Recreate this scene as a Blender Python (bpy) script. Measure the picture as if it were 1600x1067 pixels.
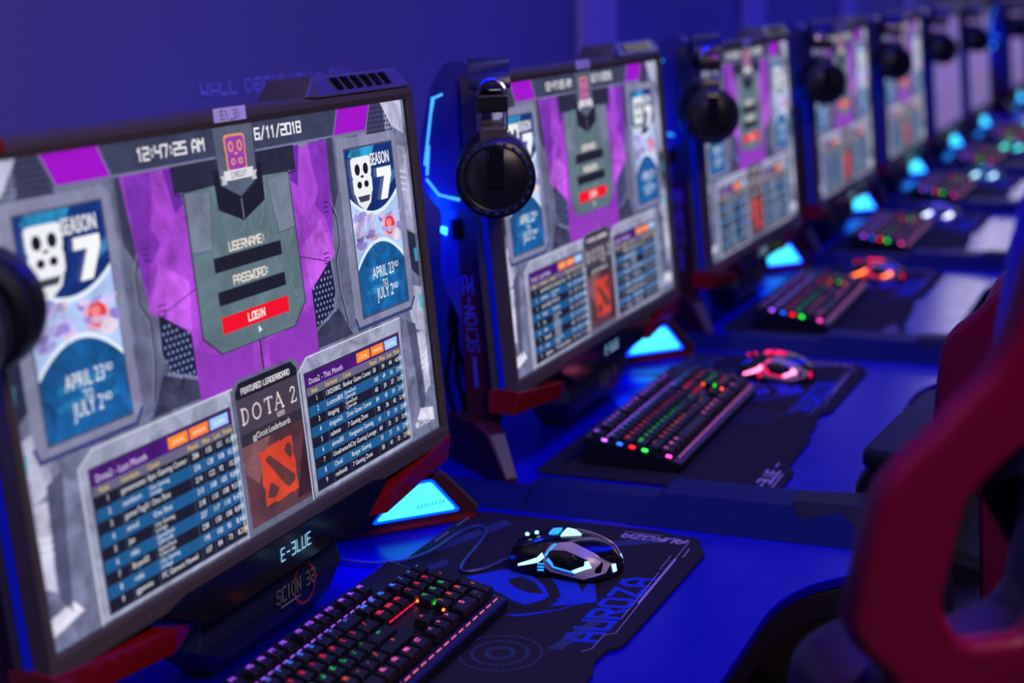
import bpy, bmesh, math, random
from mathutils import Vector, Matrix, Euler
random.seed(7)
for o in list(bpy.data.objects): bpy.data.objects.remove(o, do_unlink=True)
scene = bpy.context.scene
COL = scene.collection
R = math.radians

# ------------------------------------------------------------------ camera
cam_d = bpy.data.cameras.new('camera'); cam = bpy.data.objects.new('camera', cam_d); COL.objects.link(cam)
cr = Vector((0.40070143, -0.91564993, -0.03199326)); cu = Vector((0.21343382, 0.0593293, 0.97515437)); cd = Vector((0.89100189, 0.39757419, -0.21920399))
m = Matrix((cr, cu, -cd)).transposed().to_4x4(); m.translation = Vector((-1.23100851, -0.8039716, 1.38346738))
cam.matrix_world = m
cam_d.sensor_width = 36.0; cam_d.lens = 2367.0 / 1600 * 36.0; cam_d.clip_start = 0.02
cam_d.dof.use_dof = True; cam_d.dof.focus_distance = 1.63; cam_d.dof.aperture_fstop = 2.9
scene.camera = cam
# ------------------------------------------------------------------ world, lamps, exposure
world = bpy.data.worlds.new('world'); scene.world = world; world.use_nodes = True
bg = world.node_tree.nodes['Background']; bg.inputs[0].default_value = (0.25, 0.2, 0.5, 1); bg.inputs[1].default_value = 0.02
def area(name, loc, size, sy, color, power, rot=(0, 0, 0)):
    d = bpy.data.lights.new(name, 'AREA'); d.shape = 'RECTANGLE'; d.size = size; d.size_y = sy; d.color = color; d.energy = power
    o = bpy.data.objects.new(name, d); COL.objects.link(o); o.location = loc; o.rotation_euler = rot
    return o
area('blue_ceiling_tube', (3.0, -0.60, 2.70), 9.0, 0.35, (0.0, 0.008, 1.0), 94)            # blue LED tubes above the desks
area('white_ceiling_panel', (-0.9, -1.8, 2.72), 1.6, 0.8, (1.0, 0.76, 0.58), 55)             # dim warm ceiling panel behind the photographer
area('violet_wall_washer', (3.0, 0.25, 2.70), 11.0, 0.2, (0.42, 0.36, 1.0), 20, (R(12), 0, 0))   # LED line washing the wall
area('pink_aisle_tube', (1.2, -2.2, 2.5), 3.0, 0.4, (1.0, 0.16, 0.34), 30, (R(-38), 0, 0))  # pink tube over the aisle
area('white_far_panel', (7.5, -1.2, 2.70), 2.5, 1.2, (1.0, 0.93, 0.9), 14)                 # white ceiling panel far down the room
scene.view_settings.view_transform = 'Standard'; scene.view_settings.look = 'None'
scene.view_settings.exposure = 0.0; scene.view_settings.gamma = 1.0; scene.view_settings.use_curve_mapping = False

# ------------------------------------------------------------------ helpers
def lin(c):
    return tuple((v / 12.92 if v <= 0.04045 else ((v + 0.055) / 1.055) ** 2.4) for v in (x / 255.0 for x in c))
MATS = {}
def mat(name, color, rough=0.5, metal=0.0, noise=0.0, scale=40.0, coat=0.0, bump=0.0, spec=0.5, coat_rough=0.1):
    if name in MATS: return MATS[name]
    mt = bpy.data.materials.new(name); mt.use_nodes = True; nt = mt.node_tree; b = nt.nodes['Principled BSDF']
    b.inputs['Base Color'].default_value = (*color, 1); b.inputs['Roughness'].default_value = rough; b.inputs['Metallic'].default_value = metal
    b.inputs['Coat Weight'].default_value = coat; b.inputs['Coat Roughness'].default_value = coat_rough; b.inputs['Specular IOR Level'].default_value = spec
    tc = nt.nodes.new('ShaderNodeTexCoord'); nz = nt.nodes.new('ShaderNodeTexNoise'); nz.inputs['Scale'].default_value = scale; nz.inputs['Detail'].default_value = 6
    nt.links.new(tc.outputs['Object'], nz.inputs['Vector'])
    if noise:
        mr = nt.nodes.new('ShaderNodeMapRange'); mr.inputs['To Min'].default_value = 1 - noise; mr.inputs['To Max'].default_value = 1 + noise
        nt.links.new(nz.outputs['Fac'], mr.inputs['Value'])
        mx = nt.nodes.new('ShaderNodeMix'); mx.data_type = 'RGBA'; mx.blend_type = 'MULTIPLY'; mx.inputs['Factor'].default_value = 1
        mx.inputs['A'].default_value = (*color, 1); nt.links.new(mr.outputs['Result'], mx.inputs['B']); nt.links.new(mx.outputs['Result'], b.inputs['Base Color'])
        r2 = nt.nodes.new('ShaderNodeMapRange'); r2.inputs['To Min'].default_value = max(0.02, rough - 0.06); r2.inputs['To Max'].default_value = rough + 0.06
        nt.links.new(nz.outputs['Fac'], r2.inputs['Value']); nt.links.new(r2.outputs['Result'], b.inputs['Roughness'])
    if bump:
        bp = nt.nodes.new('ShaderNodeBump'); bp.inputs['Strength'].default_value = bump; bp.inputs['Distance'].default_value = 0.001
        nt.links.new(nz.outputs['Fac'], bp.inputs['Height']); nt.links.new(bp.outputs['Normal'], b.inputs['Normal'])
    MATS[name] = mt; return mt
def glow(name, color, strength=1.0):
    if name in MATS: return MATS[name]
    mt = bpy.data.materials.new(name); mt.use_nodes = True; b = mt.node_tree.nodes['Principled BSDF']
    b.inputs['Base Color'].default_value = (*(c * 0.3 for c in color), 1); b.inputs['Roughness'].default_value = 0.3
    b.inputs['Emission Color'].default_value = (*color, 1); b.inputs['Emission Strength'].default_value = strength
    MATS[name] = mt; return mt

class MB:
    def __init__(s): s.v = []; s.f = []; s.c = []
    def add(s, vs, fs, col=None, mtx=None):
        n = len(s.v)
        s.v += [tuple(mtx @ Vector(p)) if mtx else tuple(p) for p in vs]
        s.f += [tuple(i + n for i in f) for f in fs]; s.c += [col] * len(fs); return s
    def bm(s, b, mtx=None, col=None):
        b.verts.index_update(); s.add([v.co.copy() for v in b.verts], [[v.index for v in f.verts] for f in b.faces], col, mtx); b.free(); return s
    def mesh(s, me, mtx=None, col=None):
        s.add([v.co.copy() for v in me.vertices], [list(p.vertices) for p in me.polygons], col, mtx); return s
    def box(s, lo, hi, bev=0.0, mtx=None, seg=2, col=None):
        b = bmesh.new(); bmesh.ops.create_cube(b, size=1)
        for v in b.verts: v.co = Vector([(lo[k] + hi[k]) / 2 + v.co[k] * (hi[k] - lo[k]) for k in range(3)])
        if bev: bmesh.ops.bevel(b, geom=b.edges[:], offset=bev, segments=seg, affect='EDGES', profile=0.6)
        return s.bm(b, mtx, col)
    def tube(s, pts, r, n=8, closed=False, mtx=None):
        pts = [Vector(p) for p in pts]; N = len(pts); vs = []; fs = []
        rr = r if isinstance(r, (list, tuple)) else [r] * N
        up = None
        for i, p in enumerate(pts):
            a = pts[(i - 1) % N] if (closed or i > 0) else p; b = pts[(i + 1) % N] if (closed or i < N - 1) else p
            t = (b - a).normalized()
            if up is None: up = t.orthogonal().normalized()
            up = (up - t * up.dot(t)).normalized(); sd = t.cross(up)
            for k in range(n):
                an = 2 * math.pi * k / n; vs.append(p + (up * math.cos(an) + sd * math.sin(an)) * rr[i])
        for i in range(N if closed else N - 1):
            j = (i + 1) % N
            for k in range(n):
                l = (k + 1) % n; fs.append((i * n + k, i * n + l, j * n + l, j * n + k))
        if not closed: fs.append(tuple(range(n))[::-1]); fs.append(tuple((N - 1) * n + k for k in range(n)))
        return s.add(vs, fs, None, mtx)
    def lathe(s, prof, n=32, mtx=None):          # prof: (r, z) around Z
        vs = []; fs = []
        for r, z in prof:
            for k in range(n):
                a = 2 * math.pi * k / n; vs.append((max(r, 1e-5) * math.cos(a), max(r, 1e-5) * math.sin(a), z))
        for i in range(len(prof) - 1):
            for k in range(n):
                l = (k + 1) % n; fs.append((i * n + k, i * n + l, (i + 1) * n + l, (i + 1) * n + k))
        fs.append(tuple(range(n))[::-1]); fs.append(tuple((len(prof) - 1) * n + k for k in range(n)))
        return s.add(vs, fs, None, mtx)
    def prism(s, poly, d0, d1, mtx=None, bev=0.0, seg=2, col=None):   # poly in XY, extruded along Z d0..d1
        b = bmesh.new(); lo = [b.verts.new((x, y, d0)) for x, y in poly]; hi = [b.verts.new((x, y, d1)) for x, y in poly]
        n = len(poly); b.faces.new(lo[::-1]); b.faces.new(hi)
        for i in range(n): b.faces.new((lo[i], lo[(i + 1) % n], hi[(i + 1) % n], hi[i]))
        bmesh.ops.recalc_face_normals(b, faces=b.faces[:])
        if bev: bmesh.ops.bevel(b, geom=b.edges[:], offset=bev, segments=seg, affect='EDGES', profile=0.6, clamp_overlap=True)
        return s.bm(b, mtx, col)
    def hull(s, pts, bev=0.0, mtx=None, seg=2):
        b = bmesh.new()
        for p in pts: b.verts.new(p)
        bmesh.ops.convex_hull(b, input=b.verts[:]); bmesh.ops.dissolve_limit(b, angle_limit=0.02, verts=b.verts[:], edges=b.edges[:])
        if bev: bmesh.ops.bevel(b, geom=b.edges[:], offset=bev, segments=seg, affect='EDGES', profile=0.6, clamp_overlap=True)
        bmesh.ops.recalc_face_normals(b, faces=b.faces[:])
        return s.bm(b, mtx)
    def build(s, name, material, parent=None, smooth=False, loc=None):
        me = bpy.data.meshes.new(name); me.from_pydata(s.v, [], s.f); me.update()
        if material: me.materials.append(material)
        if any(c is not None for c in s.c):
            at = me.color_attributes.new('Col', 'FLOAT_COLOR', 'CORNER')
            for p in me.polygons:
                c = s.c[p.index] or (1, 1, 1, 0)
                for li in p.loop_indices: at.data[li].color = c
        return link(name, me, parent, smooth, loc)
def link(name, me, parent=None, smooth=False, loc=None):
    if smooth:
        me.polygons.foreach_set('use_smooth', [True] * len(me.polygons)); me.set_sharp_from_angle(angle=R(38))
    o = bpy.data.objects.new(name, me); COL.objects.link(o); o.parent = parent
    if loc: o.location = loc
    return o
def tag(o, label=None, cat=None, group=None, kind=None):
    if label: o['label'] = label
    if cat: o['category'] = cat
    if group: o['group'] = group
    if kind: o['kind'] = kind
    return o
def empty(name, loc, rz=0.0):
    o = bpy.data.objects.new(name, None); COL.objects.link(o); o.location = loc; o.rotation_euler = (0, 0, rz); o.empty_display_size = 0.05; return o
def copy_tree(o, parent=None):
    c = o.copy(); COL.objects.link(c); c.parent = parent
    for ch in list(o.children): copy_tree(ch, c)
    return c
def curve_mesh(outline, holes=(), depth=0.01, bevel=0.0, res=3):      # filled 2D outline with holes, rounded rim, centred on Z
    cu_ = bpy.data.curves.new('tmp', 'CURVE'); cu_.dimensions = '2D'; cu_.fill_mode = 'BOTH'
    cu_.extrude = max(depth / 2 - bevel, 0); cu_.bevel_depth = bevel; cu_.bevel_resolution = res; cu_.offset = -bevel
    for poly in [outline] + list(holes):
        sp = cu_.splines.new('POLY'); sp.points.add(len(poly) - 1); sp.use_cyclic_u = True
        for p, q in zip(sp.points, poly): p.co = (q[0], q[1], 0, 1)
    o = bpy.data.objects.new('tmp', cu_); me = bpy.data.meshes.new_from_object(o)
    bpy.data.objects.remove(o); bpy.data.curves.remove(cu_); return me
def rounded(poly, r, n=5):                        # round the corners of a polygon
    out = []; N = len(poly)
    for i in range(N):
        p = Vector(poly[i][:2]); a = Vector(poly[i - 1][:2]); b = Vector(poly[(i + 1) % N][:2])
        rr = poly[i][2] if len(poly[i]) > 2 else r
        d1 = min(rr, (a - p).length * .45); d2 = min(rr, (b - p).length * .45)
        q1 = p + (a - p).normalized() * d1; q2 = p + (b - p).normalized() * d2
        if rr <= 0: out.append(tuple(p)); continue
        for k in range(n + 1):
            t = k / n; out.append(tuple(q1 * (1 - t) ** 2 + p * 2 * t * (1 - t) + q2 * t * t))
    return out
def bfont(txt, size, align='LEFT', shear=0.0):
    c = bpy.data.curves.new('tmp', 'FONT'); c.body = txt; c.size = size; c.align_x = align; c.shear = shear; c.resolution_u = 2
    o = bpy.data.objects.new('tmp', c); me = bpy.data.meshes.new_from_object(o); bpy.data.objects.remove(o); bpy.data.curves.remove(c); return me

GL = {
 'A': [[(0,0),(0,4.2),(1.3,6),(2.7,6),(4,4.2),(4,0)],[(0,2.2),(4,2.2)]], 'B': [[(0,0),(0,6),(4,6),(4,3),(0,3)],[(4,3),(4,0),(0,0)]], 'C': [[(4,6),(0,6),(0,0),(4,0)]],
 'D': [[(0,0),(0,6),(3,6),(4,5),(4,1),(3,0),(0,0)]], 'E': [[(4,6),(0,6),(0,0),(4,0)],[(0,3),(3.4,3)]], 'F': [[(4,6),(0,6),(0,0)],[(0,3),(3.2,3)]],
 'G': [[(4,6),(0,6),(0,0),(4,0),(4,3),(2.2,3)]], 'H': [[(0,0),(0,6)],[(4,0),(4,6)],[(0,3),(4,3)]], 'I': [[(2,0),(2,6)]], 'J': [[(4,6),(4,0),(0,0),(0,1.5)]],
 'K': [[(0,0),(0,6)],[(4,6),(0,3),(4,0)]], 'L': [[(0,6),(0,0),(4,0)]], 'M': [[(0,0),(0,6),(2,3.4),(4,6),(4,0)]], 'N': [[(0,0),(0,6),(4,0),(4,6)]],
 'O': [[(0,.8),(0,5.2),(.8,6),(3.2,6),(4,5.2),(4,.8),(3.2,0),(.8,0),(0,.8)]], 'P': [[(0,0),(0,6),(4,6),(4,2.8),(0,2.8)]], 'Q': [[(0,0),(0,6),(4,6),(4,0),(0,0)],[(2.4,1.6),(4.4,-.6)]],
 'R': [[(0,0),(0,6),(3.3,6),(4,5.3),(4,3.4),(3.4,2.8),(0,2.8)],[(2,2.8),(4,0)]], 'S': [[(4,5.4),(3.4,6),(.6,6),(0,5.4),(0,3.6),(.6,3),(3.4,3),(4,2.4),(4,.6),(3.4,0),(.6,0),(0,.6)]], 'T': [[(0,6),(4,6)],[(2,6),(2,0)]],
 'U': [[(0,6),(0,0),(4,0),(4,6)]], 'V': [[(0,6),(2,0),(4,6)]], 'W': [[(0,6),(.6,0),(2,2.8),(3.4,0),(4,6)]], 'X': [[(0,0),(4,6)],[(0,6),(4,0)]], 'Y': [[(0,6),(2,3),(4,6)],[(2,3),(2,0)]],
 'Z': [[(0,6),(4,6),(0,0),(4,0)]], '0': [[(0,0),(0,6),(4,6),(4,0),(0,0)]], '1': [[(1,5),(2,6),(2,0)]], '2': [[(0,6),(4,6),(4,3),(0,3),(0,0),(4,0)]], '3': [[(0,6),(4,6),(4,0),(0,0)],[(.8,3),(4,3)]],
 '4': [[(0,6),(0,3),(4,3)],[(4,6),(4,0)]], '5': [[(4,6),(0,6),(0,3),(4,3),(4,0),(0,0)]], '6': [[(4,6),(0,6),(0,0),(4,0),(4,3),(0,3)]], '7': [[(0,6),(4,6),(2.4,0)]], '8': [[(0,0),(0,6),(4,6),(4,0),(0,0)],[(0,3),(4,3)]],
 '9': [[(0,0),(4,0),(4,6),(0,6),(0,3),(4,3)]], ':': [[(2,1.2),(2,2)],[(2,4),(2,4.8)]], '/': [[(.4,-.4),(3.6,6.4)]], '-': [[(.5,3),(3.5,3)]], '_': [[(0,-.6),(4,-.6)]], '.': [[(1,0),(1.7,0)]], ' ': [],
 '+': [[(.6,3),(3.4,3)],[(2,1.5),(2,4.5)]], '*': [[(.8,2),(3.2,4.6)],[(.8,4.6),(3.2,2)]], '<': [[(3.4,5),(.6,3),(3.4,1)]], '>': [[(.6,5),(3.4,3),(.6,1)]], '^': [[(.4,2),(2,5),(3.6,2)]], 'v': [[(.4,4.6),(2,1.4),(3.6,4.6)]],
 '=': [[(.5,2),(3.5,2)],[(.5,4),(3.5,4)]], '[': [[(3,6),(1.2,6),(1.2,0),(3,0)]], ']': [[(1,6),(2.8,6),(2.8,0),(1,0)]], ',': [[(1.6,.6),(1.2,-.8)]], ';': [[(1.6,.6),(1.2,-.8)],[(1.7,3.4),(1.7,4)]], "'": [[(2,4.6),(2,6)]], '#': [[(.4,1),(3.6,1),(3.6,5),(.4,5),(.4,1)]],
}
def strokes(txt, h, gap=1.7, shear=0.0, wide=1.0):                # list of polylines, total width (cap height h)
    k = h / 6.0; x = 0; out = []
    for ch in txt:
        adv = {'1': 3.2, 'I': 2.2, ':': 2.4, '.': 1.6, ' ': 2.6, '/': 4, '-': 4}.get(ch, 4)
        off = {'I': -0.9, ':': -.8, '1': -.2}.get(ch, 0)
        for pl in GL.get(ch, []): out.append([((x + (px + off) * wide + py * shear) * k, py * k) for px, py in pl])
        x += adv * wide + gap
    return out, (x - gap) * k
def ribbon(pl, w):                                 # quads of a stroked polyline
    vs = []; fs = []
    for a, b in zip(pl[:-1], pl[1:]):
        dx, dy = b[0] - a[0], b[1] - a[1]; L = math.hypot(dx, dy) or 1e-9; dx /= L; dy /= L; e = w / 2
        n = len(vs)
        vs += [(a[0] - dx * e + dy * e, a[1] - dy * e - dx * e), (b[0] + dx * e + dy * e, b[1] + dy * e - dx * e), (b[0] + dx * e - dy * e, b[1] + dy * e + dx * e), (a[0] - dx * e - dy * e, a[1] - dy * e + dx * e)]
        fs.append((n, n + 1, n + 2, n + 3))
    return vs, fs
def disc(cx, cy, rx, ry, n=24, a0=0, a1=2 * math.pi):
    return [(cx + rx * math.cos(a0 + (a1 - a0) * k / n), cy + ry * math.sin(a0 + (a1 - a0) * k / n)) for k in range(n if abs(a1 - a0) > 6.28 else n + 1)]
def flat(mb, poly, mtx, col=None):                 # flat polygon (XY) placed by mtx
    mb.add([(x, y, 0) for x, y in poly], [tuple(range(len(poly)))], col, mtx)
def flat_text(mb, txt, h, w, mtx, align='L', gap=1.7, shear=0.0, wide=1.0, col=None):
    st, tw = strokes(txt, h, gap, shear, wide); ox = {'L': 0, 'C': -tw / 2, 'R': -tw}[align]
    for pl in st:
        vs, fs = ribbon([(x + ox, y) for x, y in pl], w); mb.add([(x, y, 0) for x, y in vs], fs, col, mtx)
    return tw
def frame(o, ex, ey):                              # matrix whose X and Y axes are ex, ey
    ex = Vector(ex).normalized(); ey = Vector(ey).normalized(); ez = ex.cross(ey); mm = Matrix((ex, ey, ez)).transposed().to_4x4(); mm.translation = Vector(o); return mm

# ------------------------------------------------------------------ measures
S = 0.92937; T = 0.07371; SW, SH = 0.6977, 0.3924; DZ = 0.75; ZB = 0.135
XS = [i * S for i in range(7)] + [7 * S + 0.66, 8 * S + 0.66]
ORD = ['nearest the camera', 'second from the camera', 'third from the camera', 'fourth from the camera', 'fifth from the camera', 'sixth from the camera', 'seventh from the camera', 'eighth from the camera', 'farthest from the camera']
TILT = Matrix.Translation((0, 0, ZB)) @ Matrix.Rotation(-T, 4, 'X')      # monitor frame: X along, Y to the back, Z up the screen
FRONT = lambda y: TILT @ Matrix.Translation((0, y, 0)) @ Matrix.Rotation(R(90), 4, 'X')   # XY -> screen plane, +Z to the user

# ------------------------------------------------------------------ materials
M_black = mat('black_plastic', (0.008, 0.0075, 0.010), 0.34, noise=0.12, scale=120)
M_bezel = mat('bezel_plastic', (0.072, 0.058, 0.054), 0.30, noise=0.12, scale=150)
M_gloss = mat('gloss_black', (0.005, 0.005, 0.009), 0.14, noise=0.05, scale=60)
M_chassis = mat('navy_chassis', (0.03, 0.032, 0.20), 0.30, noise=0.1, scale=60, coat=0.3)
M_red = mat('red_gloss', (0.22, 0.005, 0.008), 0.18, noise=0.1, scale=60, coat=0.5)
M_darkred = mat('dark_red_plastic', (0.045, 0.003, 0.010), 0.45, noise=0.12, scale=60)
M_toe = mat('grey_toe', (0.075, 0.06, 0.05), 0.35, noise=0.1, scale=80)
M_silver = mat('silver_plastic', (0.36, 0.30, 0.38), 0.30, metal=0.1, noise=0.06, scale=80)
M_chrome = mat('chrome', (0.62, 0.55, 0.85), 0.16, metal=1.0)
M_desk = mat('blue_desk', (0.0008, 0.001, 0.34), 0.24, noise=0.03, scale=25, spec=0.10)
M_deskedge = mat('desk_edge', (0.010, 0.009, 0.020), 0.55, noise=0.15, scale=80, spec=0.15)
M_div = mat('divider_plastic', (0.003, 0.008, 0.075), 0.5, noise=0.1, scale=70, spec=0.08)
M_cloth = mat('mat_cloth', (0.013, 0.010, 0.022), 0.85, noise=0.35, scale=18, bump=0.15, spec=0.15)
M_pblue = mat('print_blue', (0.006, 0.03, 0.46), 0.8, noise=0.3, scale=30, spec=0.2)
M_pdark = mat('print_dim', (0.022, 0.032, 0.10), 0.85, noise=0.3, scale=30, spec=0.2)
M_plav = mat('print_lavender', (0.30, 0.25, 0.42), 0.8, noise=0.15, scale=60, spec=0.2)
M_label = mat('white_label', (0.70, 0.66, 0.80), 0.6, noise=0.03, scale=90)
M_ink = mat('label_ink', (0.02, 0.02, 0.06), 0.6)
M_cap = mat('keycap', (0.005, 0.0045, 0.008), 0.42, noise=0.12, scale=200, spec=0.3)
M_kbody = mat('keyboard_body', (0.005, 0.0045, 0.008), 0.36, noise=0.12, scale=120, spec=0.3)
M_capgrey = mat('legend_grey', (0.16, 0.15, 0.18), 0.5)
M_chair = mat('red_shell', (0.145, 0.001, 0.042), 0.45, noise=0.08, scale=30, spec=0.25)
M_leather_blue = mat('blue_leather', (0.002, 0.006, 0.65), 0.5, noise=0.15, scale=60, bump=0.3, spec=0.2)
M_leather_red = mat('red_leather', (0.30, 0.010, 0.05), 0.5, noise=0.15, scale=60, bump=0.3)
M_tread = mat('rubber', (0.004, 0.004, 0.008), 0.6, noise=0.2, scale=90, spec=0.25)
M_ghost = mat('ghost_text', (0.15, 0.13, 0.26), 0.5)
M_ringred = mat('ring_print', (0.40, 0.03, 0.09), 0.5)
M_sideprint = mat('side_print', (0.06, 0.06, 0.42), 0.5)
G_cyan = glow('cyan_light', (0.06, 0.78, 1.0), 1.9)
G_halo_rim = glow('blue_halo_rim', (0.0, 0.03, 1.0), 5.0)
G_hex = glow('ice_blue_strip', (0.06, 0.42, 1.0), 1.3)
G_logo = glow('logo_light', (0.35, 0.72, 1.0), 0.95)
G_blue = glow('blue_led', (0.01, 0.06, 1.0), 1.1)
KEYG = [glow('key_purple', (0.42, 0.10, 0.95), 0.95), glow('key_blue', (0.06, 0.22, 1.0), 0.9), glow('key_red', (0.95, 0.02, 0.06), 0.75), glow('key_green', (0.02, 0.75, 0.10), 0.7), glow('key_orange', (1.0, 0.12, 0.03), 0.8), glow('key_pink', (1.0, 0.14, 0.50), 0.85)]

LAMPG = [glow('lamp_' + n, c, 5.0) for n, c in (('purple', (0.35, 0.08, 1.0)), ('blue', (0.02, 0.10, 1.0)), ('red', (1.0, 0.01, 0.02)), ('green', (0.02, 0.9, 0.06)), ('orange', (1.0, 0.10, 0.02)), ('pink', (1.0, 0.05, 0.45)))]
# ------------------------------------------------------------------ the room
def struct(name, mb, material, parent=None):
    o = mb.build(name, material, parent)
    if parent is None: o['kind'] = 'structure'
    return o
WY = 0.45
M_wall = mat('violet_wall', (0.105, 0.10, 0.225), 0.75, noise=0.05, scale=3, bump=0.05)
M_trim = mat('lilac_trim', (0.31, 0.25, 0.45), 0.7, noise=0.04, scale=5)
M_walltext = mat('wall_lettering', (0.36, 0.31, 0.80), 0.7)
M_floor = mat('dark_floor', (0.02, 0.018, 0.035), 0.5, noise=0.3, scale=6)
M_ceil = mat('dark_ceiling', (0.05, 0.045, 0.08), 0.8, noise=0.1, scale=5)
struct('floor', MB().box((-4, -5, -0.1), (15, WY + 0.2, 0)), M_floor)
struct('ceiling', MB().box((-4, -5, 2.8), (15, WY + 0.2, 2.9)), M_ceil)
wall = struct('wall_back', MB().box((-4, WY, 0), (15, WY + 0.15, 2.8)), M_wall)
struct('wall_far', MB().box((14.85, -5, 0), (15, WY, 2.8)), mat('far_wall', (0.45, 0.38, 0.60), 0.7, noise=0.05, scale=3))
struct('wall_right', MB().box((-4, -5.1, 0), (15, -5, 2.8)), M_wall)
struct('wall_rear', MB().box((-4.1, -5, 0), (-4, WY, 2.8)), M_wall)
# unseen window added high on the back wall so far desks reflect white
G_pane = glow('added_window_glow', (1.0, 0.93, 0.90), 5.5)
wn = MB().box((7.4, WY - 0.045, 1.52), (14.2, WY - 0.002, 1.58), 0.005).build('added_window', M_trim); wn['kind'] = 'structure'
MB().box((7.4, WY - 0.045, 2.52), (14.2, WY - 0.002, 2.58), 0.005).build('added_window_head', M_trim, wn)
for k in range(6):
    a = 7.4 + k * 1.348; MB().box((a, WY - 0.045, 1.58), (a + 0.06, WY - 0.002, 2.52), 0.005).build('mullion', M_trim, wn)
    if k < 5: MB().box((a + 0.06, WY - 0.02, 1.58), (a + 1.348, WY - 0.008, 2.52)).build('glow_pane', G_pane, wn)
for n, (a, b) in enumerate([(1.98, 2.20), (3.37, 3.60), (4.78, 5.02), (6.2, 6.42)]):
    struct('trim_%d' % (n + 1), MB().box((a, WY - 0.02, 0), (b, WY - 0.0005, 2.8), 0.004), M_trim)
mb = MB(); flat_text(mb, 'WALL DECORATION PRO.', 0.0165, 0.0028, frame((0.545, WY - 0.0012, 1.2675), (1, 0, 0), (0, 0, 1)), gap=2.1, wide=1.6)
mb.build('wall_lettering', M_walltext, wall)['label'] = 'pale violet lettering on the wall above the monitors'

# ------------------------------------------------------------------ desks and dividers
def make_desk():
    root = empty('desk', (0, 0, 0))
    h = S / 2 - 0.001
    out = [(-h, 0.30), (h, 0.30), (h, -0.53), (0.40, -0.53, .02), (0.295, -0.435, .09), (-0.295, -0.435, .09), (-0.40, -0.53, .02), (-h, -0.53)]
    out = rounded([(p[0], p[1], p[2] if len(p) > 2 else 0) for p in out], 0, 8)
    mb = MB().mesh(curve_mesh(out, depth=0.012, bevel=0.002), Matrix.Translation((0, 0, DZ - 0.006))); mb.build('desk_top', M_desk, root)
    mb = MB().mesh(curve_mesh([(x * 0.999, y + 0.002) for x, y in out], depth=0.035, bevel=0.004), Matrix.Translation((0, 0, DZ - 0.012 - 0.0176))); mb.build('edge_band', M_deskedge, root)
    MB().box((-h, 0.10, 0.2), (h, 0.13, DZ - 0.048)).build('modesty_panel', M_deskedge, root)
    for sx in (-1, 1):
        MB().prism([(0.28, 0.0), (-0.42, 0.0), (-0.44, 0.04), (-0.10, 0.12), (-0.12, DZ - 0.048), (0.28, DZ - 0.048)], -0.018, 0.018, Matrix.Translation((sx * (h - 0.03), 0, 0)) @ frame((0, 0, 0), (0, 1, 0), (0, 0, 1)), 0.004).build('side_support', M_deskedge, root)
    return root
desk0 = make_desk()
def make_divider():
    root = empty('desk_divider', (0, 0, 0)); z = DZ
    def seg(y0, y1, xs, zt, y0t=None, y1t=None):   # wedge bar with sloped near face
        a, b, c, d = xs; y0t = y0 if y0t is None else y0t; y1t = y1 if y1t is None else y1t
        return [(a, y0, z), (d, y0, z), (b, y0t, zt), (c, y0t, zt), (a, y1, z), (d, y1, z), (b, y1t, zt), (c, y1t, zt)]
    MB().hull(seg(0.22, -0.06, (-0.022, 0.012, 0.030, 0.042), z + 0.020), 0.002).build('rear_bar', M_div, root)
    MB().hull(seg(-0.052, -0.235, (-0.022, 0.030, 0.066, 0.105), z + 0.020), 0.002).build('middle_bar', M_div, root)
    MB().hull(seg(-0.2, -0.505, (-0.024, 0.026, 0.090, 0.125), z + 0.0285, -0.235, -0.455), 0.003).build('front_bar', M_div, root)
    MB().hull([(-0.005, -0.50, z + .004), (0.12, -0.50, z + .004), (0.03, -0.395, z + .0335), (0.075, -0.395, z + .0335), (0.035, -0.49, z + .0335), (0.09, -0.49, z + .0335), (-0.004, -0.42, z + 0.01), (0.11, -0.42, z + .01)], 0.003).build('end_cap', M_deskedge, root)
    return root
div0 = make_divider()
for i in range(8):
    o = desk0 if i == 0 else copy_tree(desk0); o.location = (XS[i], 0, 0)
    tag(o, 'blue topped computer desk with curved front cutout, ' + ORD[i], 'desk', 'row of computer desks')
for i in range(7):
    o = div0 if i == 0 else copy_tree(div0); o.location = (XS[i] + S / 2, 0, 0)
    tag(o, 'dark blue divider bar just beyond the mouse mat ' + ORD[i], 'divider', 'desk divider bars')
o = MB().box((XS[6] + S / 2 + 0.125, -0.50, DZ - 0.045), (XS[7] - S / 2 - 0.004, 0.30, DZ), 0.003).build('filler_desk', M_desk)
tag(o, 'narrow blue filler table in the gap between two desk runs', 'table')

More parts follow.
